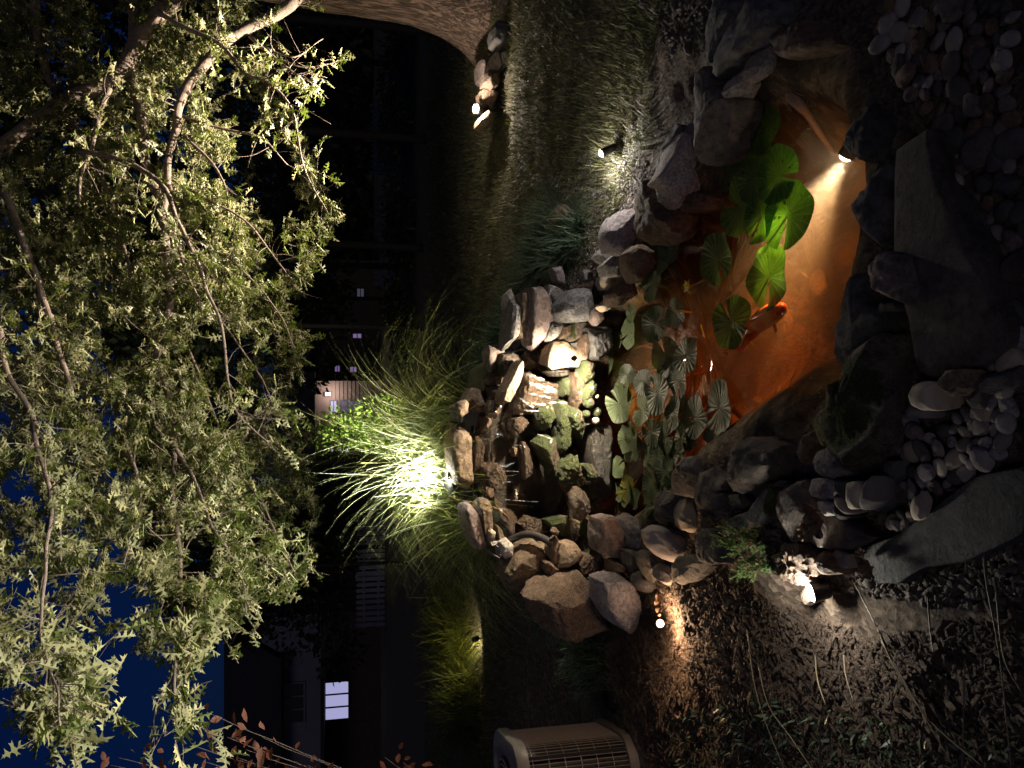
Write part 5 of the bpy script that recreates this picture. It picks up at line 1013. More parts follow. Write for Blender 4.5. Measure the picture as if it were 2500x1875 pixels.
tb = PY(1195, 30, 8.7); oz = hgt(tb.x, tb.y); oak = empty('oak_tree', (tb.x, tb.y, oz)); tag(oak, 'large pin oak overhanging the pond with lamp-lit lobed leaves', 'tree'); OO = oak.location.copy()
tr_pts = spline([Vector((tb.x + .16, 8.7, oz - .2)), PY(1150, 8, 8.7), PY(1000, -28, 8.7), PY(780, -58, 8.75), PY(600, -85, 8.8), PY(350, -95, 8.9), PY(0, -120, 9.0), PY(-500, -180, 9.2)], 10)
v = []; f = []; na = 40
for i, p in enumerate(tr_pts):
    h = p.z - oz; r0 = 0.36 + 0.16 * math.exp(-max(h, -.1) / 0.22) - 0.012 * max(h, 0)
    for k in range(na):
        a = 2 * math.pi * k / na; r_ = r0 * (1 + (.10 * math.sin(5 * a + 1) + .05 * math.sin(3 * a)) * math.exp(-max(h, 0) / .6)) + 0.022 * noise.noise(Vector((math.cos(a) * 6, math.sin(a) * 6, h * 1.3))) + .012 * noise.noise(Vector((math.cos(a) * 16, math.sin(a) * 16, h * 3)))
        v.append((p.x + r_ * math.cos(a) - OO.x, p.y + r_ * math.sin(a) - OO.y, p.z - OO.z))
for i in range(len(tr_pts) - 1):
    for k in range(na): f.append((i * na + k, i * na + (k + 1) % na, (i + 1) * na + (k + 1) % na, (i + 1) * na + k))
mb = MB(); mb.add(v, f); mb.build('trunk', BARK, oak, True)
def Yc(y): return 8.3 - 5.1 * max(0.0, min(1.05, y / 1800.0)) ** 1.6
BR = [([(560, -90), (430, -5), (350, 80), (280, 190), (150, 255), (0, 362), (-200, 470)], 19, 15, .2), ([(720, 0), (679, 31), (556, 100), (475, 185), (440, 247), (428, 316), (417, 378), (409, 444), (395, 540)], 14, 7, .0),
      ([(345, -60), (328, 85), (324, 185), (343, 270), (347, 347), (366, 424), (386, 482), (401, 559), (409, 637), (417, 700), (409, 774), (401, 816), (382, 870), (401, 928), (420, 1005), (428, 1063), (424, 1140), (424, 1235), (443, 1350), (443, 1428), (436, 1543), (430, 1620), (424, 1690), (430, 1770)], 13, 2.5, .3),
      ([(-480, -150), (-320, 90), (-150, 290), (0, 455), (39, 540), (69, 617), (93, 685), (127, 793), (143, 862), (166, 928), (177, 966)], 9, 5, .1), ([(-520, -150), (-400, 200), (-220, 520), (-20, 780), (0, 843), (23, 920), (73, 1005), (89, 1063), (108, 1140), (120, 1217), (112, 1350), (102, 1494), (100, 1580), (135, 1680), (150, 1770)], 8, 2, -.1),
      ([(120, -112), (86, -30), (93, 96), (131, 216), (174, 289), (208, 355), (239, 413), (266, 482), (289, 559), (309, 625), (320, 677)], 9, 4, .3), ([(386, 31), (463, 73), (540, 108), (598, 174), (656, 204), (714, 270), (740, 400), (800, 520)], 5, 2, -.6),
      ([(270, 216), (247, 270), (228, 340), (200, 417), (190, 500)], 6, 3, -.2), ([(193, 370), (328, 401), (405, 463), (436, 540), (474, 625), (501, 696), (540, 793), (552, 890), (567, 986), (610, 1044), (656, 1082)], 6, 2, -.5),
      ([(613, 89), (694, 162), (741, 197)], 5, 2, .0), ([(640, 112), (720, 140), (790, 97)], 3, 1, .0), ([(670, 140), (740, 165), (802, 158)], 3, 1, .1), ([(660, 130), (710, 190), (690, 225)], 3, 1, .0), ([(440, 280), (520, 310), (630, 335), (700, 400)], 4, 1.5, .1), ([(445, 330), (500, 380), (545, 440), (560, 500)], 4, 1.5, .0),
      ([(420, 440), (500, 480), (600, 540), (680, 640), (720, 700)], 4, 1.5, .1), ([(300, 1060), (340, 1180), (330, 1280), (300, 1380)], 4, 2, .2), ([(430, 1100), (480, 1180), (520, 1290), (585, 1400), (600, 1500)], 5, 2, .2), ([(420, 430), (418, 480), (425, 560), (450, 650), (480, 720)], 5, 2.5, .1),
      ([(400, 560), (480, 590), (580, 650), (680, 760), (720, 860)], 3.5, 1.5, .5), ([(420, 700), (500, 740), (620, 900), (700, 1050)], 3.5, 1.5, .6), ([(440, 800), (560, 1100), (650, 1250), (720, 1400)], 3.5, 1.5, .9), ([(60, 300), (130, 420), (250, 600), (330, 800)], 3, 1.5, .6)]
clusters = []
for bi, (pts, r0, r1, dy) in enumerate(BR):
    P3 = [PY(x, y, Yc(y) + dy) - OO for x, y in pts]
    if bi < 3: P3.insert(0, PY(*((620, -88), (770, -58), (420, -92))[bi], 8.8) - OO)      # rooted in the trunk
    S3 = spline(P3, 5); n = len(S3); rad = []
    for i, p in enumerate(S3):
        s_ = i / (n - 1); rp = r0 + (r1 - r0) * s_; rad.append(rp * (p + OO - Vector((0, 0, CAM_H))).length / FPX)
    S3 = [p + Vector((noise.noise(p * 3), noise.noise(p * 3 + Vector((9, 0, 0))), noise.noise(p * 3 + Vector((0, 9, 0))))) * 0.02 for p in S3]
    mb = MB(); mb.tube(S3, rad, 8 if r0 > 6 else 6)
    for i in range(2, n - 1):
        for _ in range(1 if r0 > 10 else 2):
            if random.random() < 0.5: continue
            d = Vector((random.uniform(-.8, .5), random.uniform(-.7, .3), random.uniform(-.9, .5))).normalized(); L_ = random.uniform(.12, .42)
            e = S3[i] + d * L_ * .5 + Vector((0, 0, random.uniform(-.03, .05))); e2 = e + (d + Vector((random.uniform(-.5, .5), random.uniform(-.5, .5), random.uniform(-.6, .2)))).normalized() * L_ * .6
            r_ = min(rad[i] * .4, .006); mb.tube(spline([S3[i], e, e2], 3), [r_, r_ * .9, r_ * .8, r_ * .7, r_ * .5, r_ * .4, r_ * .25], 4)
            if random.random() < (.75 if r0 > 4 else .45): clusters.append((e2 + OO, d))
    mb.build('branch', LIMB, oak, True)
# leaf clusters filling the crown seen in the photograph
CANOPY = [(0, 0), (600, 0), (690, 60), (690, 150), (640, 200), (720, 270), (770, 420), (835, 545), (760, 620), (730, 760), (750, 880), (700, 980), (760, 1060), (740, 1130), (770, 1230), (790, 1400), (735, 1480), (640, 1440), (640, 1500), (600, 1600), (540, 1590), (500, 1500), (490, 1650), (445, 1800), (405, 1790), (375, 1650), (350, 1560), (345, 1450), (310, 1390), (265, 1420), (285, 1550), (265, 1670), (240, 1560), (232, 1480), (205, 1560), (225, 1690), (190, 1800), (125, 1820), (30, 1690), (-40, 1620)]
CAN = np.array(CANOPY, float)
HOLES = [(560, 250, 70, 60), (640, 420, 80, 110), (350, 830, 30, 30), (560, 960, 40, 50), (480, 830, 50, 30), (300, 1490, 60, 80), (700, 60, 60, 40)]
k = 0
while k < 3400:
    x = random.uniform(-60, 840); y = random.uniform(-60, 1830)
    if poly_sd(np.array([x]), np.array([max(y, 1)]), CAN)[0] > 0: continue
    if any(((x - a) / c_) ** 2 + ((y - b_) / d_) ** 2 < 1 for a, b_, c_, d_ in HOLES) and random.random() < .88: continue
    dn = noise.noise(Vector((x / 90, y / 90, 3.3))) 
    if random.random() > 0.55 + 1.5 * dn: continue
    back = random.random() < .6
    Y = Yc(y) + (random.uniform(.5, 2.4) if back else random.uniform(.05, .6))
    if y > 1250 and random.random() < .45: continue
    if back and y > 1350: Y = Yc(y) + random.uniform(.2, .8)
    if x > 600: Y += random.uniform(0.3, 1.6)
    clusters.append((PY(x, y, Y), Vector((random.uniform(-1, .4), random.uniform(-.8, .4), random.uniform(-.8, .3))).normalized())); k += 1
LP = []; LD = []; LN = []; LZ = []
tw = MB()
for c, d in clusters:
    m_ = random.randint(6, 9); L_ = random.uniform(.14, .28)
    c = Vector(c); tw.tube([c - d * L_ * .7 - OO, c - OO, c + d * L_ * .3 - OO], [.0025, .002, .001], 3, False)
    for i in range(m_):
        s_ = i / m_; p = c + d * (s_ - .6) * L_
        ld = (d * .7 + Vector((random.gauss(0, .7), random.gauss(0, .7), random.gauss(-.15, .6)))).normalized()
        nz = Vector((random.gauss(0, .55), random.gauss(-.1, .55), 1)); LP.append(p); LD.append(ld); LN.append(nz); LZ.append(random.uniform(.080, .128))
LP = np.array(LP); LD = np.array(LD); LN = np.array(LN); LZ = np.array(LZ); FR = frames(LD, LN)
dd = np.linalg.norm(LP - np.array([0, 0, CAM_H]), axis=1)
yy = LP[:, 1] * CP - (LP[:, 2] - CAM_H) * SP; ix = 1250 - ((LP[:, 2] - CAM_H) * CP + LP[:, 1] * SP) / yy * FPX; iy = 937.5 - LP[:, 0] / yy * FPX
vis = (ix > 10) & (ix < 2490) & (iy > 10) & (iy < 1865)
order = np.argsort(np.where(vis, dd / LZ, 1e9)); big = order[:300]; rest = np.setdiff1d(np.arange(len(LP)), big)
V, F, S = leaf_mass(LP[rest] - np.array(OO)[None], FR[rest], LZ[rest], LEAFV, LEAFF, LEAFS)
tag(link('crown', mesh_np('crown', V, F, S), MT['oakleaf'], oak), kind='stuff')
tag(tw.build('twigs', LIMB, oak), kind='stuff')
lm_ = mesh_np('oak_leaf', LEAFV, LEAFF, LEAFS); lm_.materials.append(MT['oakleaf'])
for i in big:
    o = bpy.data.objects.new('leaf', lm_); COL.objects.link(o); o.parent = oak
    M = Matrix.Identity(4)
    for r_ in range(3):
        for c_ in range(3): M[r_][c_] = FR[i][r_][c_] * LZ[i]
        M[r_][3] = LP[i][r_] - OO[r_]
    o.matrix_local = M

# ------------------------------------------------------------------ juniper, creeper, dry shrub
jb = PZ(1892, 1335, 0.02); root = empty('juniper', jb); tag(root, 'small feathery juniper sprig lit green beside the nearest lamp', 'plant')
mbs = MB(); nb0 = []; nd0 = []
for (x, y, Y) in ((1742, 1314, 2.72), (1768, 1330, 2.66), (1790, 1352, 2.6), (1800, 1402, 2.55), (1836, 1402, 2.55), (1828, 1275, 2.75), (1866, 1288, 2.7), (1902, 1372, 2.5), (1850, 1345, 2.55), (1868, 1388, 2.5), (1805, 1300, 2.7), (1893, 1310, 2.6), (1820, 1375, 2.6), (1775, 1290, 2.75)):
    e = PY(x, y, Y) - jb; mid = e * .55 + Vector((random.uniform(-.02, .02), random.uniform(-.02, .02), .015)); S3 = spline([Vector((0, 0, 0)), mid, e], 7); mbs.tube(S3, [.0022 * (1 - .8 * i / len(S3)) + .0005 for i in range(len(S3))], 5)
    for i in range(2, len(S3)):
        for _ in range(3):
            d = ((S3[i] - S3[i - 1]).normalized() * .7 + Vector((random.gauss(0, .6), random.gauss(0, .6), random.gauss(.1, .6)))).normalized(); L_ = random.uniform(.015, .05)
            mbs.tube([S3[i], S3[i] + d * L_], [.0012, .0005], 3, False)
            for j in range(16):
                p_ = S3[i] + d * L_ * (j + .5) / 16; nb0.append(p_); nd0.append(d * .6 + Vector((random.gauss(0, .6), random.gauss(0, .6), random.gauss(0, .6))))
mbs.build('stem', simple('juniper_stem', (0.20, 0.08, 0.05), .7), root)
V, F, S = blades(np.array(nb0), np.array(nd0), RNG.uniform(.006, .013, len(nb0)), np.full(len(nb0), .0024), RNG.uniform(0, .2, len(nb0)), 2)
tag(link('needles', mesh_np('needles', V, F, S), MT['juniper'], root), kind='stuff')
SLV = np.array([(0, 0, 0), (.22, .3, .05), (.25, .6, .06), (0, 1, -.05), (-.25, .6, .06), (-.22, .3, .05), (0, .5, -.02)], float); SLF = np.array([0, 1, 6, 1, 2, 6, 2, 3, 6, 3, 4, 6, 4, 5, 6, 5, 0, 6]); SLS = np.full(6, 3)
def leafy(root, pts, size, mat, name='leaf', seed=1):
    me = mesh_np(name + '_shape', SLV, SLF, SLS); me.materials.append(mat)
    for p in pts:
        o = bpy.data.objects.new(name, me); COL.objects.link(o); o.parent = root; s_ = size * random.uniform(.7, 1.2)
        o.location = p; o.scale = (s_, s_, s_); o.rotation_euler = (random.uniform(-1.2, 1.2), random.uniform(-1.2, 1.2), random.uniform(0, 6.28))
c0 = PY(*tp('B', 210, 580), 5.3); root = empty('creeper', c0); tag(root, 'thin red-stemmed creeper trailing over the left end of the capstone', 'plant')
S3 = spline([PY(*tp('B', a, b_), Y) - c0 for a, b_, Y in ((210, 580, 5.3), (330, 630, 5.22), (500, 650, 5.0), (680, 695, 4.9), (800, 770, 4.88), (860, 840, 4.88))], 6)
mb = MB(); mb.tube(S3, .003, 5); mb.build('stem', simple('creeper_stem', (.30, .12, .06), .6), root, True)
leafy(root, [S3[i] + Vector((random.uniform(-.02, .02), -.01, random.uniform(-.02, .02))) for i in range(0, len(S3) - 8)], .03, MT['ivy'])
sb = Vector((-2.75, 4.9, 0)); root = empty('dry_shrub', (sb.x, sb.y, hgt(sb.x, sb.y))); sb = root.location.copy(); tag(root, 'shrub of russet dry leaves at the left edge of the view', 'shrub')
mb = MB(); lv = []
for tgt in ((555, 1800), (520, 1745), (580, 1850), (640, 1800), (620, 1870), (290, 1850), (270, 1868), (940, 1850), (985, 1862), (750, 1868), (500, 1860), (470, 1820), (600, 1830)):
    e = PY(*tgt, 4.7) - sb; S3 = spline([Vector((0, 0, 0)), e * .5 + Vector((-.15, 0, .1)), e * .85 + Vector((-.05, 0, .06)), e], 6); mb.tube(S3, [.004 * (1 - .85 * i / len(S3)) + .0008 for i in range(len(S3))], 5)
    m_ = 9 if 480 < tgt[0] < 640 and tgt[1] > 1790 else 6
    for _ in range(m_): lv.append(S3[random.randrange(len(S3) - 6, len(S3))] + Vector((random.gauss(0, .06), random.gauss(0, .06), random.gauss(0, .06))))
mb.build('stem', simple('shrub_stem', (.10, .075, .065), .7), root, True); leafy(root, lv, .075, MT['redleaf'])
# dead leaves lying about
for (x, y, z, s_, rz, lb) in ((1995, 1275, .13, .13, .8, 'curled dead leaf lit on the ridged rock above the soil mound'), (1960, 1300, .12, .06, .2, 'small folded dead leaf below the curled one'), (1612, 1480, .08, .10, .3, 'crumpled tan leaf glowing beside the small warm lamp'), (1705, 1690, .03, .05, 1, 'small tan leaf on the mulch by the metal unit'),
                              (1660, 1745, .03, .07, 2, 'folded brown leaf on the mulch near the corner of the metal unit'), (2105, 1350, .12, .05, 2, 'little pale leaf scrap by the small pebble cluster'), (2120, 1390, .08, .09, 1, 'shredded dry leaf beside the dim flagstone')):
    p = PZ(x, y, z); mb = MB(); n = 15; v = []; f = []
    for i in range(n):
        t = i / (n - 1); w = .26 * math.sin(math.pi * min(1, t * .92 + .06)) ; 
        for j, q_ in enumerate((-1, -.5, 0, .5, 1)): v.append(((t - .5) * s_, q_ * w * s_ * (1 + .15 * math.sin(i * 3 + j)), s_ * (.16 * abs(q_) ** 1.5 * (.5 + t) + .05 * math.sin(t * 19 + q_ * 2) + .04 * math.sin(q_ * 9 + t * 5))))
    for i in range(n - 1):
        for j in range(4): f.append((5 * i + j, 5 * i + j + 1, 5 * i + j + 6, 5 * i + j + 5))
    mb.add(v, f); o = mb.build('dead_leaf', MT['deadleaf'], None, True); o.location = p; o.rotation_euler = (.3, .2, rz); tag(o, lb, 'leaf', 'dead leaves on the ground')

# ------------------------------------------------------------------ air conditioner
def rsq(w, d, r, n=7):
    out = []
    for cx, cy_, a0 in ((w - r, d - r, 0), (-w + r, d - r, 90), (-w + r, -d + r, 180), (w - r, -d + r, 270)):
        for k in range(n): a = R(a0 + 90 * k / (n - 1)); out.append(Vector((cx + r * math.cos(a), cy_ + r * math.sin(a), 0)))
    return out
ACX, ACY, ACR = -2.45, 4.36, R(14); acz = hgt(ACX, ACY)
ac = empty('air_conditioner', (ACX, ACY, acz + 0.01), ACR); tag(ac, 'taupe outdoor air conditioner with curved wire grille at the left edge', 'air conditioner')
W2, RC, HH = 0.37, 0.16, 0.70
def prism(loop, z0, z1, scale=1.0):
    mb = MB(); n = len(loop); v = [(p.x * scale, p.y * scale, z0) for p in loop] + [(p.x * scale, p.y * scale, z1) for p in loop]
    mb.add(v, [tuple(range(n - 1, -1, -1)), tuple(range(n, 2 * n))] + [(i, (i + 1) % n, n + (i + 1) % n, n + i) for i in range(n)]); return mb
base = rsq(W2, W2, RC)
prism(base, 0.0, 0.055, 1.04).build('base_pan', MT['ac_paint'], ac, True, 30)
prism(base, 0.055, HH - 0.05, 0.93).build('coil', MT['ac_dark'], ac, True, 30)
mb = MB(); n = len(base)
rings = [(1.04, HH - 0.075), (1.045, HH - .03), (1.02, HH - .008), (.96, HH), (.82, HH + .004), (.80, HH - .012)]
v = [(p.x * s_, p.y * s_, z) for s_, z in rings for p in base]; f = []
for i in range(len(rings) - 1):
    for k in range(n): f.append((i * n + k, i * n + (k + 1) % n, (i + 1) * n + (k + 1) % n, (i + 1) * n + k))
f.append(tuple(range((len(rings) - 1) * n, len(rings) * n))); mb.add(v, f); top = mb.build('top_cover', MT['ac_paint'], ac, True, 35)
mb = MB(); mb.lathe([(.27, HH - .010), (.27, HH - .004), (.05, HH - .006)], 32); mb.build('fan_opening', MT['ac_dark'], top)
for k in range(8):
    rr = .06 + .028 * k; mb = MB(); mb.tube([(rr * math.cos(a), rr * math.sin(a), HH + .006 + .012 * (1 - rr / .27)) for a in np.linspace(0, 2 * math.pi, 33)], .0035, 5, False); mb.build('grille_ring', MT['ac_wire'], top, True)
per = base + base[:1]; Ls = [0]
for i in range(n): Ls.append(Ls[-1] + (per[i + 1] - per[i]).length)
nw_ = int(Ls[-1] / .0235)
mb = MB(); mb.box((-.0018, -.0018, 0.055), (.0018, .0018, HH - .07)); wm = mb.mesh('ac_wire'); wm.materials.append(MT['ac_wire'])
for j in range(nw_):
    s_ = Ls[-1] * j / nw_; i = next(t for t in range(n) if Ls[t + 1] >= s_); q_ = per[i].lerp(per[i + 1], (s_ - Ls[i]) / (Ls[i + 1] - Ls[i]))
    if q_.y > .30 and q_.x < .1 or q_.x < -.33: continue
    o = bpy.data.objects.new('grille_wire', wm); COL.objects.link(o); o.parent = ac; o.location = (q_.x * .995, q_.y * .995, 0)
for k in range(6):
    z = .14 + k * .092; mb = MB(); mb.tube([(p.x * .985, p.y * .985, z) for p in per], .002, 5, False); mb.build('grille_band', MT['ac_wire'], ac)
for p in (base[3], base[10], base[17], base[24]):
    mb = MB(); mb.box((p.x * .97 - .012, p.y * .97 - .012, .05), (p.x * .97 + .012, p.y * .97 + .012, HH - .06)); mb.build('corner_post', MT['ac_dark'], ac)
mb = MB(); mb.box((-.45, -.45, -.06), (.45, .45, 0.0)); mb.build('mounting_pad', MT['slate'], ac)

# ------------------------------------------------------------------ far side: bush, trees, fences, houses
DARKBARK = simple('dark_bark', (.03, .024, .02), .95)
def bushy(name, label, cat, X, Y, z0, z1, rx, n, size, mat, trunk=True, group=None, seed=3, trunk_mat=None):
    rnd = np.random.default_rng(seed); gz = hgt(X, Y); root = empty(name, (X, Y, gz)); tag(root, label, cat, group)
    blobs = rnd.normal(0, .45, (14, 3)); blobs[:, 2] = rnd.uniform(-.8, .8, 14)
    k = rnd.integers(0, 14, n); d = rnd.normal(0, 1, (n, 3)); d /= np.linalg.norm(d, axis=1, keepdims=True)
    P_ = blobs[k] * .9 + d * rnd.uniform(.25, .5, (n, 1)); P_[:, 0] *= rx; P_[:, 1] *= rx; P_[:, 2] = (z0 + z1) / 2 - gz + P_[:, 2] * (z1 - z0) * .42
    V, F, S = leaf_mass(P_, frames(d + rnd.normal(0, .5, (n, 3)), rnd.normal(0, 1, (n, 3)) + d), rnd.uniform(.6, 1.3, n) * size, SLV, SLF, SLS)
    tag(link('crown', mesh_np('crown', V, F, S), mat, root), kind='stuff')
    mb = MB(); mb.tube(spline([(0, 0, -.05), (.03, 0, (z0 - gz) * .5 + .1), (0, 0, (z0 + z1) / 2 - gz)], 4), [.06 * max(.4, rx * .5)] * 9, 7)
    for j in range(5): mb.tube([(0, 0, (z0 + z1) / 2 - gz - .1 * (z1 - z0)), tuple(Vector(blobs[j]) * rx * .7 + Vector((0, 0, (z0 + z1) / 2 - gz)))], [.03 * max(.4, rx * .5), .008], 5)
    mb.build('trunk', trunk_mat or LIMB, root, True); return root
bushy('bright_shrub', 'tall vivid green shrub lit behind the fountain grass', 'shrub', XatY(850, 1050, 10.5), 10.5, .1, 2.15, .42, 5200, .055, MT['vivid'], seed=5)
GB = 'dark trees beyond the lawn'
for i, (x, Y, z1, rx, lb) in enumerate(((150, 24, 6.5, 3.2, 'dark tree beyond the lawn nearest the oak trunk'), (420, 26, 6.0, 3.0, 'dark tree behind the pale picket fence'), (650, 25, 5.6, 3.0, 'dark tree behind the middle of the lawn'), (730, 25, 5.4, 2.2, 'dark tree right of the tan house'),
                                     (1250, 29, 5.2, 1.7, 'dark tree between the tan house and the grey house'), (1340, 26, 5.4, 2.6, 'dark tree behind the left picket fence'), (1440, 27, 4.6, 1.8, 'small dark tree against the gable of the grey house'))):
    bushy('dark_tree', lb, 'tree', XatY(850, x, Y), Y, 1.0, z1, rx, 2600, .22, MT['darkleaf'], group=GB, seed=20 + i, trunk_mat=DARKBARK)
for i, (x, Y, z1, rx, lb) in enumerate(((60, 15, 9.5, 2.6, 'tall dark tree behind the oak crown at the far right'), (330, 16, 10, 2.8, 'tall dark tree behind the thick of the oak crown'), (600, 17, 9.0, 2.7, 'tall dark tree behind the middle of the oak crown'), (1130, 18, 6.6, 1.9, 'tall dark tree behind the left half of the oak crown'), (800, 16.5, 6.6, 1.6, 'tall dark tree just right of the blue gaps in the oak crown'), (1380, 19, 6.0, 1.5, 'tall dark tree behind the drooping left sprays of the oak'))):
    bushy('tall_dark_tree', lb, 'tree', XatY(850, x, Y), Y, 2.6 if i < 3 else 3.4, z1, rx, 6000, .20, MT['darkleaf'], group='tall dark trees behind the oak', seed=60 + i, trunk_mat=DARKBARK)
# far wood closing the view
n = 26000; wx = RNG.uniform(-90, 90, n); wy = 52 + RNG.uniform(-2, 2, n); wh = 4.2 + 2.6 * vnoise(wx, wx * 0, .16, 31) + 1.2 * vnoise(wx, wx * 0, .6, 33); wzz = RNG.uniform(0, 1, n) ** .8 * wh
wd = RNG.normal(0, 1, (n, 3)); V, F, S = leaf_mass(np.stack([wx, wy, wzz], 1), frames(wd, RNG.normal(0, 1, (n, 3))), RNG.uniform(.5, 1.1, n), SLV, SLF, SLS)
hx = np.linspace(-90, 90, 181); hh_ = 3.4 + 2.4 * vnoise(hx, hx * 0, .16, 31); m0 = len(V)
V = np.concatenate([V] + [np.stack([hx, hx * 0 + y_, z_], 1) for y_, z_ in ((52.5, hx * 0 - 1), (53, hh_ * .7), (54.5, hh_), (56, hh_ * .7), (57, hx * 0 - 1))]); fl = []
for r_ in range(4):
    for c_ in range(180): fl += [m0 + r_ * 181 + c_, m0 + r_ * 181 + c_ + 1, m0 + (r_ + 1) * 181 + c_ + 1, m0 + (r_ + 1) * 181 + c_]
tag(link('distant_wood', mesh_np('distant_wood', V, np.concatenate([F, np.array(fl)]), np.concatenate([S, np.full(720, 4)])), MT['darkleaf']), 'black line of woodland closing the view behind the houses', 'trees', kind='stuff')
for i, (x, Y, lb) in enumerate(((60, 19, 'low dark hedge bush beyond the lawn at the far right'), (300, 19.5, 'low dark hedge bush in front of the right picket fence'), (560, 19, 'low dark hedge bush in the middle of the back border'), (760, 19.5, 'low dark hedge bush below the dark trees right of the grass'))):
    bushy('hedge_bush', lb, 'shrub', XatY(990, x, Y), Y, .0, .9, 1.3, 1500, .12, MT['darkleaf'], group='dark hedge along the back', seed=40 + i)
def fence(label, x0, x1, Y, z0, h, sp_, w, group='picket fences beyond the lawn'):
    X0 = XatY(900, x0, Y); X1 = XatY(900, x1, Y); X0, X1 = min(X0, X1), max(X0, X1)
    root = empty('picket_fence', (X0, Y, z0)); tag(root, label, 'fence', group)
    mb = MB(); mb.add([(-w / 2, -.012, 0), (w / 2, -.012, 0), (w / 2, -.012, h * .94), (0, -.012, h), (-w / 2, -.012, h * .94), (-w / 2, .012, 0), (w / 2, .012, 0), (w / 2, .012, h * .94), (0, .012, h), (-w / 2, .012, h * .94)], [(0, 1, 2, 3, 4), (9, 8, 7, 6, 5), (0, 5, 6, 1), (1, 6, 7, 2), (2, 7, 8, 3), (3, 8, 9, 4), (4, 9, 5, 0)]); pm = mb.mesh('picket'); pm.materials.append(MT['white_paint'])
    n = int((X1 - X0) / sp_)
    for k in range(n + 1):
        o = bpy.data.objects.new('picket', pm); COL.objects.link(o); o.parent = root; o.location = (k * sp_, 0, random.uniform(-.015, .015))
    for zz in (.22, .72):
        mb = MB(); mb.box((-.1, .014, h * zz - .04), (X1 - X0 + .1, .05, h * zz + .04)); mb.build('rail', MT['white_paint'], root)
    for k in (0, .5, 1):
        mb = MB(); mb.box((k * (X1 - X0) - .05, .052, -.2), (k * (X1 - X0) + .05, .15, h * 1.02)); mb.build('post', MT['white_paint'], root)
fence('bluish white picket fence behind the fountain grass at the left', 1290, 1525, 26, .42, .95, .19, .125)
fence('dim picket fence section beyond the lawn nearest the oak', 255, 420, 24, .0, .95, .17, .09)
fence('short dim picket fence section near the middle of the back lawn', 480, 565, 24.5, .0, .80, .17, .08)
fence('barely visible picket fence section right of the fountain grass', 640, 690, 25, .0, .8, .17, .08)

def wall_box(mb, x0, x1, y0, y1, z0, z1): mb.box((x0, y0, z0), (x1, y1, z1))
def window(parent, x0, x1, y, z0, z1, nx_, nz_, glass, frame, bar=.05, fr=.07, recess=.03):
    """frame with mullions, each pane its own sub-part"""
    mb = MB(); mb.box((x0 - fr, y - .04, z0 - fr), (x1 + fr, y - .004, z0)); mb.box((x0 - fr, y - .04, z1), (x1 + fr, y - .004, z1 + fr)); mb.box((x0 - fr, y - .04, z0), (x0, y - .004, z1)); mb.box((x1, y - .04, z0), (x1 + fr, y - .004, z1))
    pw = (x1 - x0 - bar * (nx_ - 1)) / nx_; ph = (z1 - z0 - bar * (nz_ - 1)) / nz_
    for i in range(1, nx_): a = x0 + i * (pw + bar) - bar; mb.box((a, y - .035, z0), (a + bar, y - .006, z1))
    for j in range(1, nz_):
        a = z0 + j * (ph + bar) - bar
        for i in range(nx_): mb.box((x0 + i * (pw + bar), y - .033, a), (x0 + i * (pw + bar) + pw, y - .006, a + bar))
    wnd = mb.build('window', frame, parent)
    for i in range(nx_):
        for j in range(nz_):
            mb = MB(); a = x0 + i * (pw + bar); c_ = z0 + j * (ph + bar); mb.box((a, y - .018, c_), (a + pw, y - .008, c_ + ph)); mb.build('pane', glass, wnd)
    return wnd
def wz(x, Y): return PY(x, 937, Y).z
# grey house at the left
Y = 30.0; hx0, hx1 = XatY(700, 2050, Y), XatY(700, 1500, Y); h0 = empty('grey_house', (hx1, Y, .35)); tag(h0, 'dark grey two-storey house at the left with one lit window', 'house'); o_ = h0.location.copy()
ze = wz(682, Y) - o_.z; zl = wz(783, Y) - o_.z
mb = MB(); mb.box((hx0 - hx1, 0, zl), (0, 8, ze)); mb.build('upper_wall', MT['siding'], h0)
mb = MB(); mb.box((hx0 - hx1, .02, -.5), (-.02, 7.9, zl)); mb.build('lower_wall', MT['dark_brick'], h0)
zr = wz(556, 34) - o_.z
gx0 = XatY(700, 1590, Y) - hx1
mb = MB(); mb.add([(hx0 - hx1 - .4, -.5, ze - .12), (gx0 - .05, -.5, ze - .12), (gx0 - .05, 4, zr), (hx0 - hx1 - .4, 4, zr), (gx0 - .05, 8.5, ze - .12), (hx0 - hx1 - .4, 8.5, ze - .12), (hx0 - hx1 - .4, -.5, ze + .02), (gx0 - .05, -.5, ze + .02), (gx0 - .05, 4, zr + .15), (hx0 - hx1 - .4, 4, zr + .15), (gx0 - .05, 8.5, ze + .02), (hx0 - hx1 - .4, 8.5, ze + .02)],
                  [(6, 7, 8, 9), (9, 8, 10, 11), (0, 3, 2, 1), (3, 5, 4, 2), (0, 1, 7, 6), (1, 2, 8, 7), (2, 4, 10, 8), (4, 5, 11, 10), (5, 3, 9, 11), (3, 0, 6, 9)]); mb.build('roof', MT['shingle'], h0)
zg = wz(618, Y) - o_.z; gm = gx0 * .55
mb = MB(); mb.add([(gx0, -.06, ze), (0.02, -.06, ze - .35), (0.02, -.06, ze), (gm, -.06, zg), (gx0, 6, ze), (0.02, 6, ze - .35), (0.02, 6, ze), (gm, 6, zg), (gx0, -.06, zl + .1), (0.02, -.06, zl + .1), (gx0, 6, zl + .1), (.02, 6, zl + .1)], [(8, 9, 1, 2, 3, 0), (9, 11, 5, 6, 2, 1), (2, 6, 7, 3), (3, 7, 4, 0), (0, 4, 10, 8), (8, 10, 11, 9)]); mb.build('gable', MT['siding'], h0)
mb = MB(); mb.box((hx0 - hx1, -1.1, zl - .16), (gx0 * 1.3, .0, zl - .03)); mb.build('porch_roof', MT['shingle'], h0)
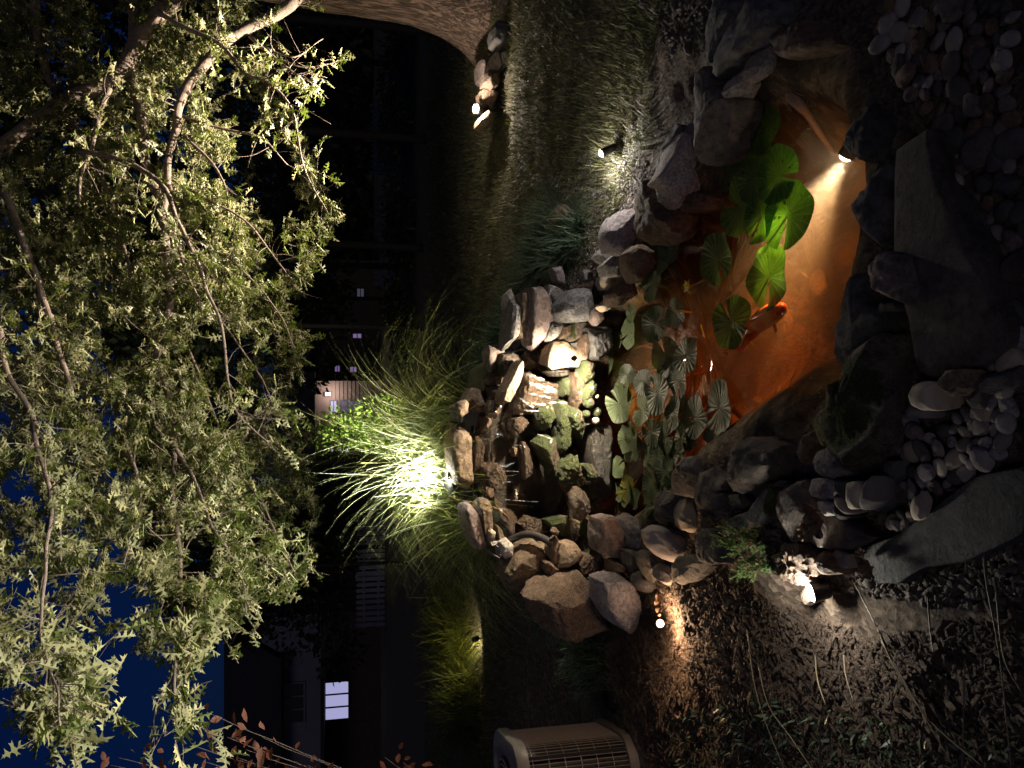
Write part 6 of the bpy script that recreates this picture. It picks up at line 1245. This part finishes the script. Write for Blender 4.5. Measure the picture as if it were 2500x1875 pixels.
def wrect(xa, xb, ya, yb, Y, o_): return (XatY(xa, yb, Y) - o_.x, XatY(xa, ya, Y) - o_.x, wz(xb, Y) - o_.z, wz(xa, Y) - o_.z)
a, b_, c_, d_ = wrect(685, 741, 1672, 1765, Y, o_); window(h0, a, b_, 0.0, c_, d_, 3, 1, MT['dark_glass'], MT['siding'])
a, b_, c_, d_ = wrect(795, 850, 1667, 1757, Y, o_); window(h0, a, b_, 0.0, c_, d_, 3, 1, MT['lit_glass'], MT['dark_brick'], bar=.06)
# tan house in the middle
Y = 36.0; x1_ = XatY(800, 930, Y); x0_ = XatY(800, 1110, Y); h1 = empty('tan_house', ((x0_ + x1_) / 2, Y, .4)); tag(h1, 'tan shingled house with white windows glimpsed under the oak leaves', 'house'); o_ = h1.location.copy(); hw = (x1_ - x0_) / 2
mb = MB(); mb.box((-hw, 0, -.8), (hw, 7, wz(770, Y) - o_.z)); mb.build('wall', MT['tan_siding'], h1)
nrow = 14; zt = wz(770, Y) - o_.z; zb = wz(905, Y) - o_.z
for k in range(nrow):
    z = zb + (zt - zb) * k / nrow; mb = MB(); mb.add([(-hw, -.05, z), (hw, -.05, z), (hw, -.012, z + (zt - zb) / nrow), (-hw, -.012, z + (zt - zb) / nrow), (-hw, 0.01, z), (hw, .01, z)], [(0, 1, 2, 3), (0, 4, 5, 1)]); mb.build('shingle_course', MT['tan_siding'], h1)
mb = MB(); zr = zt + 2.2; mb.add([(-hw - .4, -.6, zt), (hw + .4, -.6, zt), (hw + .4, 3.5, zr), (-hw - .4, 3.5, zr), (hw + .4, 7.6, zt), (-hw - .4, 7.6, zt)], [(0, 1, 2, 3), (3, 2, 4, 5), (0, 5, 4, 1), (1, 4, 2), (0, 3, 5)]); mb.build('roof', MT['shingle'], h1)
for (xa, xb, ya, yb, nx_, nz_, g_) in ((832, 882, 979, 1006, 2, 3, MT['dim_glass']), (808, 821, 979, 1005, 1, 2, MT['lit_glass']), (800, 814, 1086, 1103, 1, 2, MT['lit_glass3']), (826, 852, 1093, 1104, 1, 2, MT['lit_glass3'])):
    a, b_, c_, d_ = wrect(xa, xb, ya, yb, Y, o_); window(h1, a, b_, -.05, c_, d_, nx_, nz_, g_, MT['white_paint'], bar=.04, fr=.06)
mb = MB(); lx = XatY(800, 962, 36) - o_.x; lz = wz(800, 36) - o_.z; mb.box((lx - .08, -.25, lz - .14), (lx + .08, -.09, lz + .10)); mb.box((lx - .03, -.09, lz), (lx + .03, -.05, lz + .05)); wl_ = mb.build('wall_lantern', lens_mat('lantern_glass', (1.0, .8, .7), .25), h1)
ld = bpy.data.lights.new('lantern_light', 'POINT'); ld.energy = 30; ld.color = (1.0, .80, .70); ld.shadow_soft_size = .1; lo = bpy.data.objects.new('bulb_light', ld); COL.objects.link(lo); lo.parent = wl_; lo.location = (lx, -.6, lz - .1)
Y = 40.0; h2 = empty('dark_house', (XatY(840, 850, Y), Y, .3)); tag(h2, 'dark house behind the trees with a few small lavender windows', 'house'); o_ = h2.location.copy()
mb = MB(); mb.box((-1.2, 0, -.8), (4.5, 6, 3.2)); mb.build('wall', MT['dark_brick'], h2)
mb = MB(); mb.add([(-1.6, -.5, 3.2), (4.9, -.5, 3.2), (4.9, 3, 5), (-1.6, 3, 5), (4.9, 6.5, 3.2), (-1.6, 6.5, 3.2)], [(0, 1, 2, 3), (3, 2, 4, 5), (0, 5, 4, 1), (1, 4, 2), (0, 3, 5)]); mb.build('roof', MT['shingle'], h2)
for (xa, xb, ya, yb, g_) in ((818, 829, 893, 907, MT['lit_glass2']), (855, 870, 896, 908, MT['lit_glass2']), (862, 882, 815, 825, MT['lit_glass2']), (872, 888, 705, 725, MT['dim_glass'])):
    a, b_, c_, d_ = wrect(xa, xb, ya, yb, Y, o_); window(h2, a, b_, -.01, c_, d_, 1, 2, g_, MT['dark_brick'], bar=.04, fr=.05)
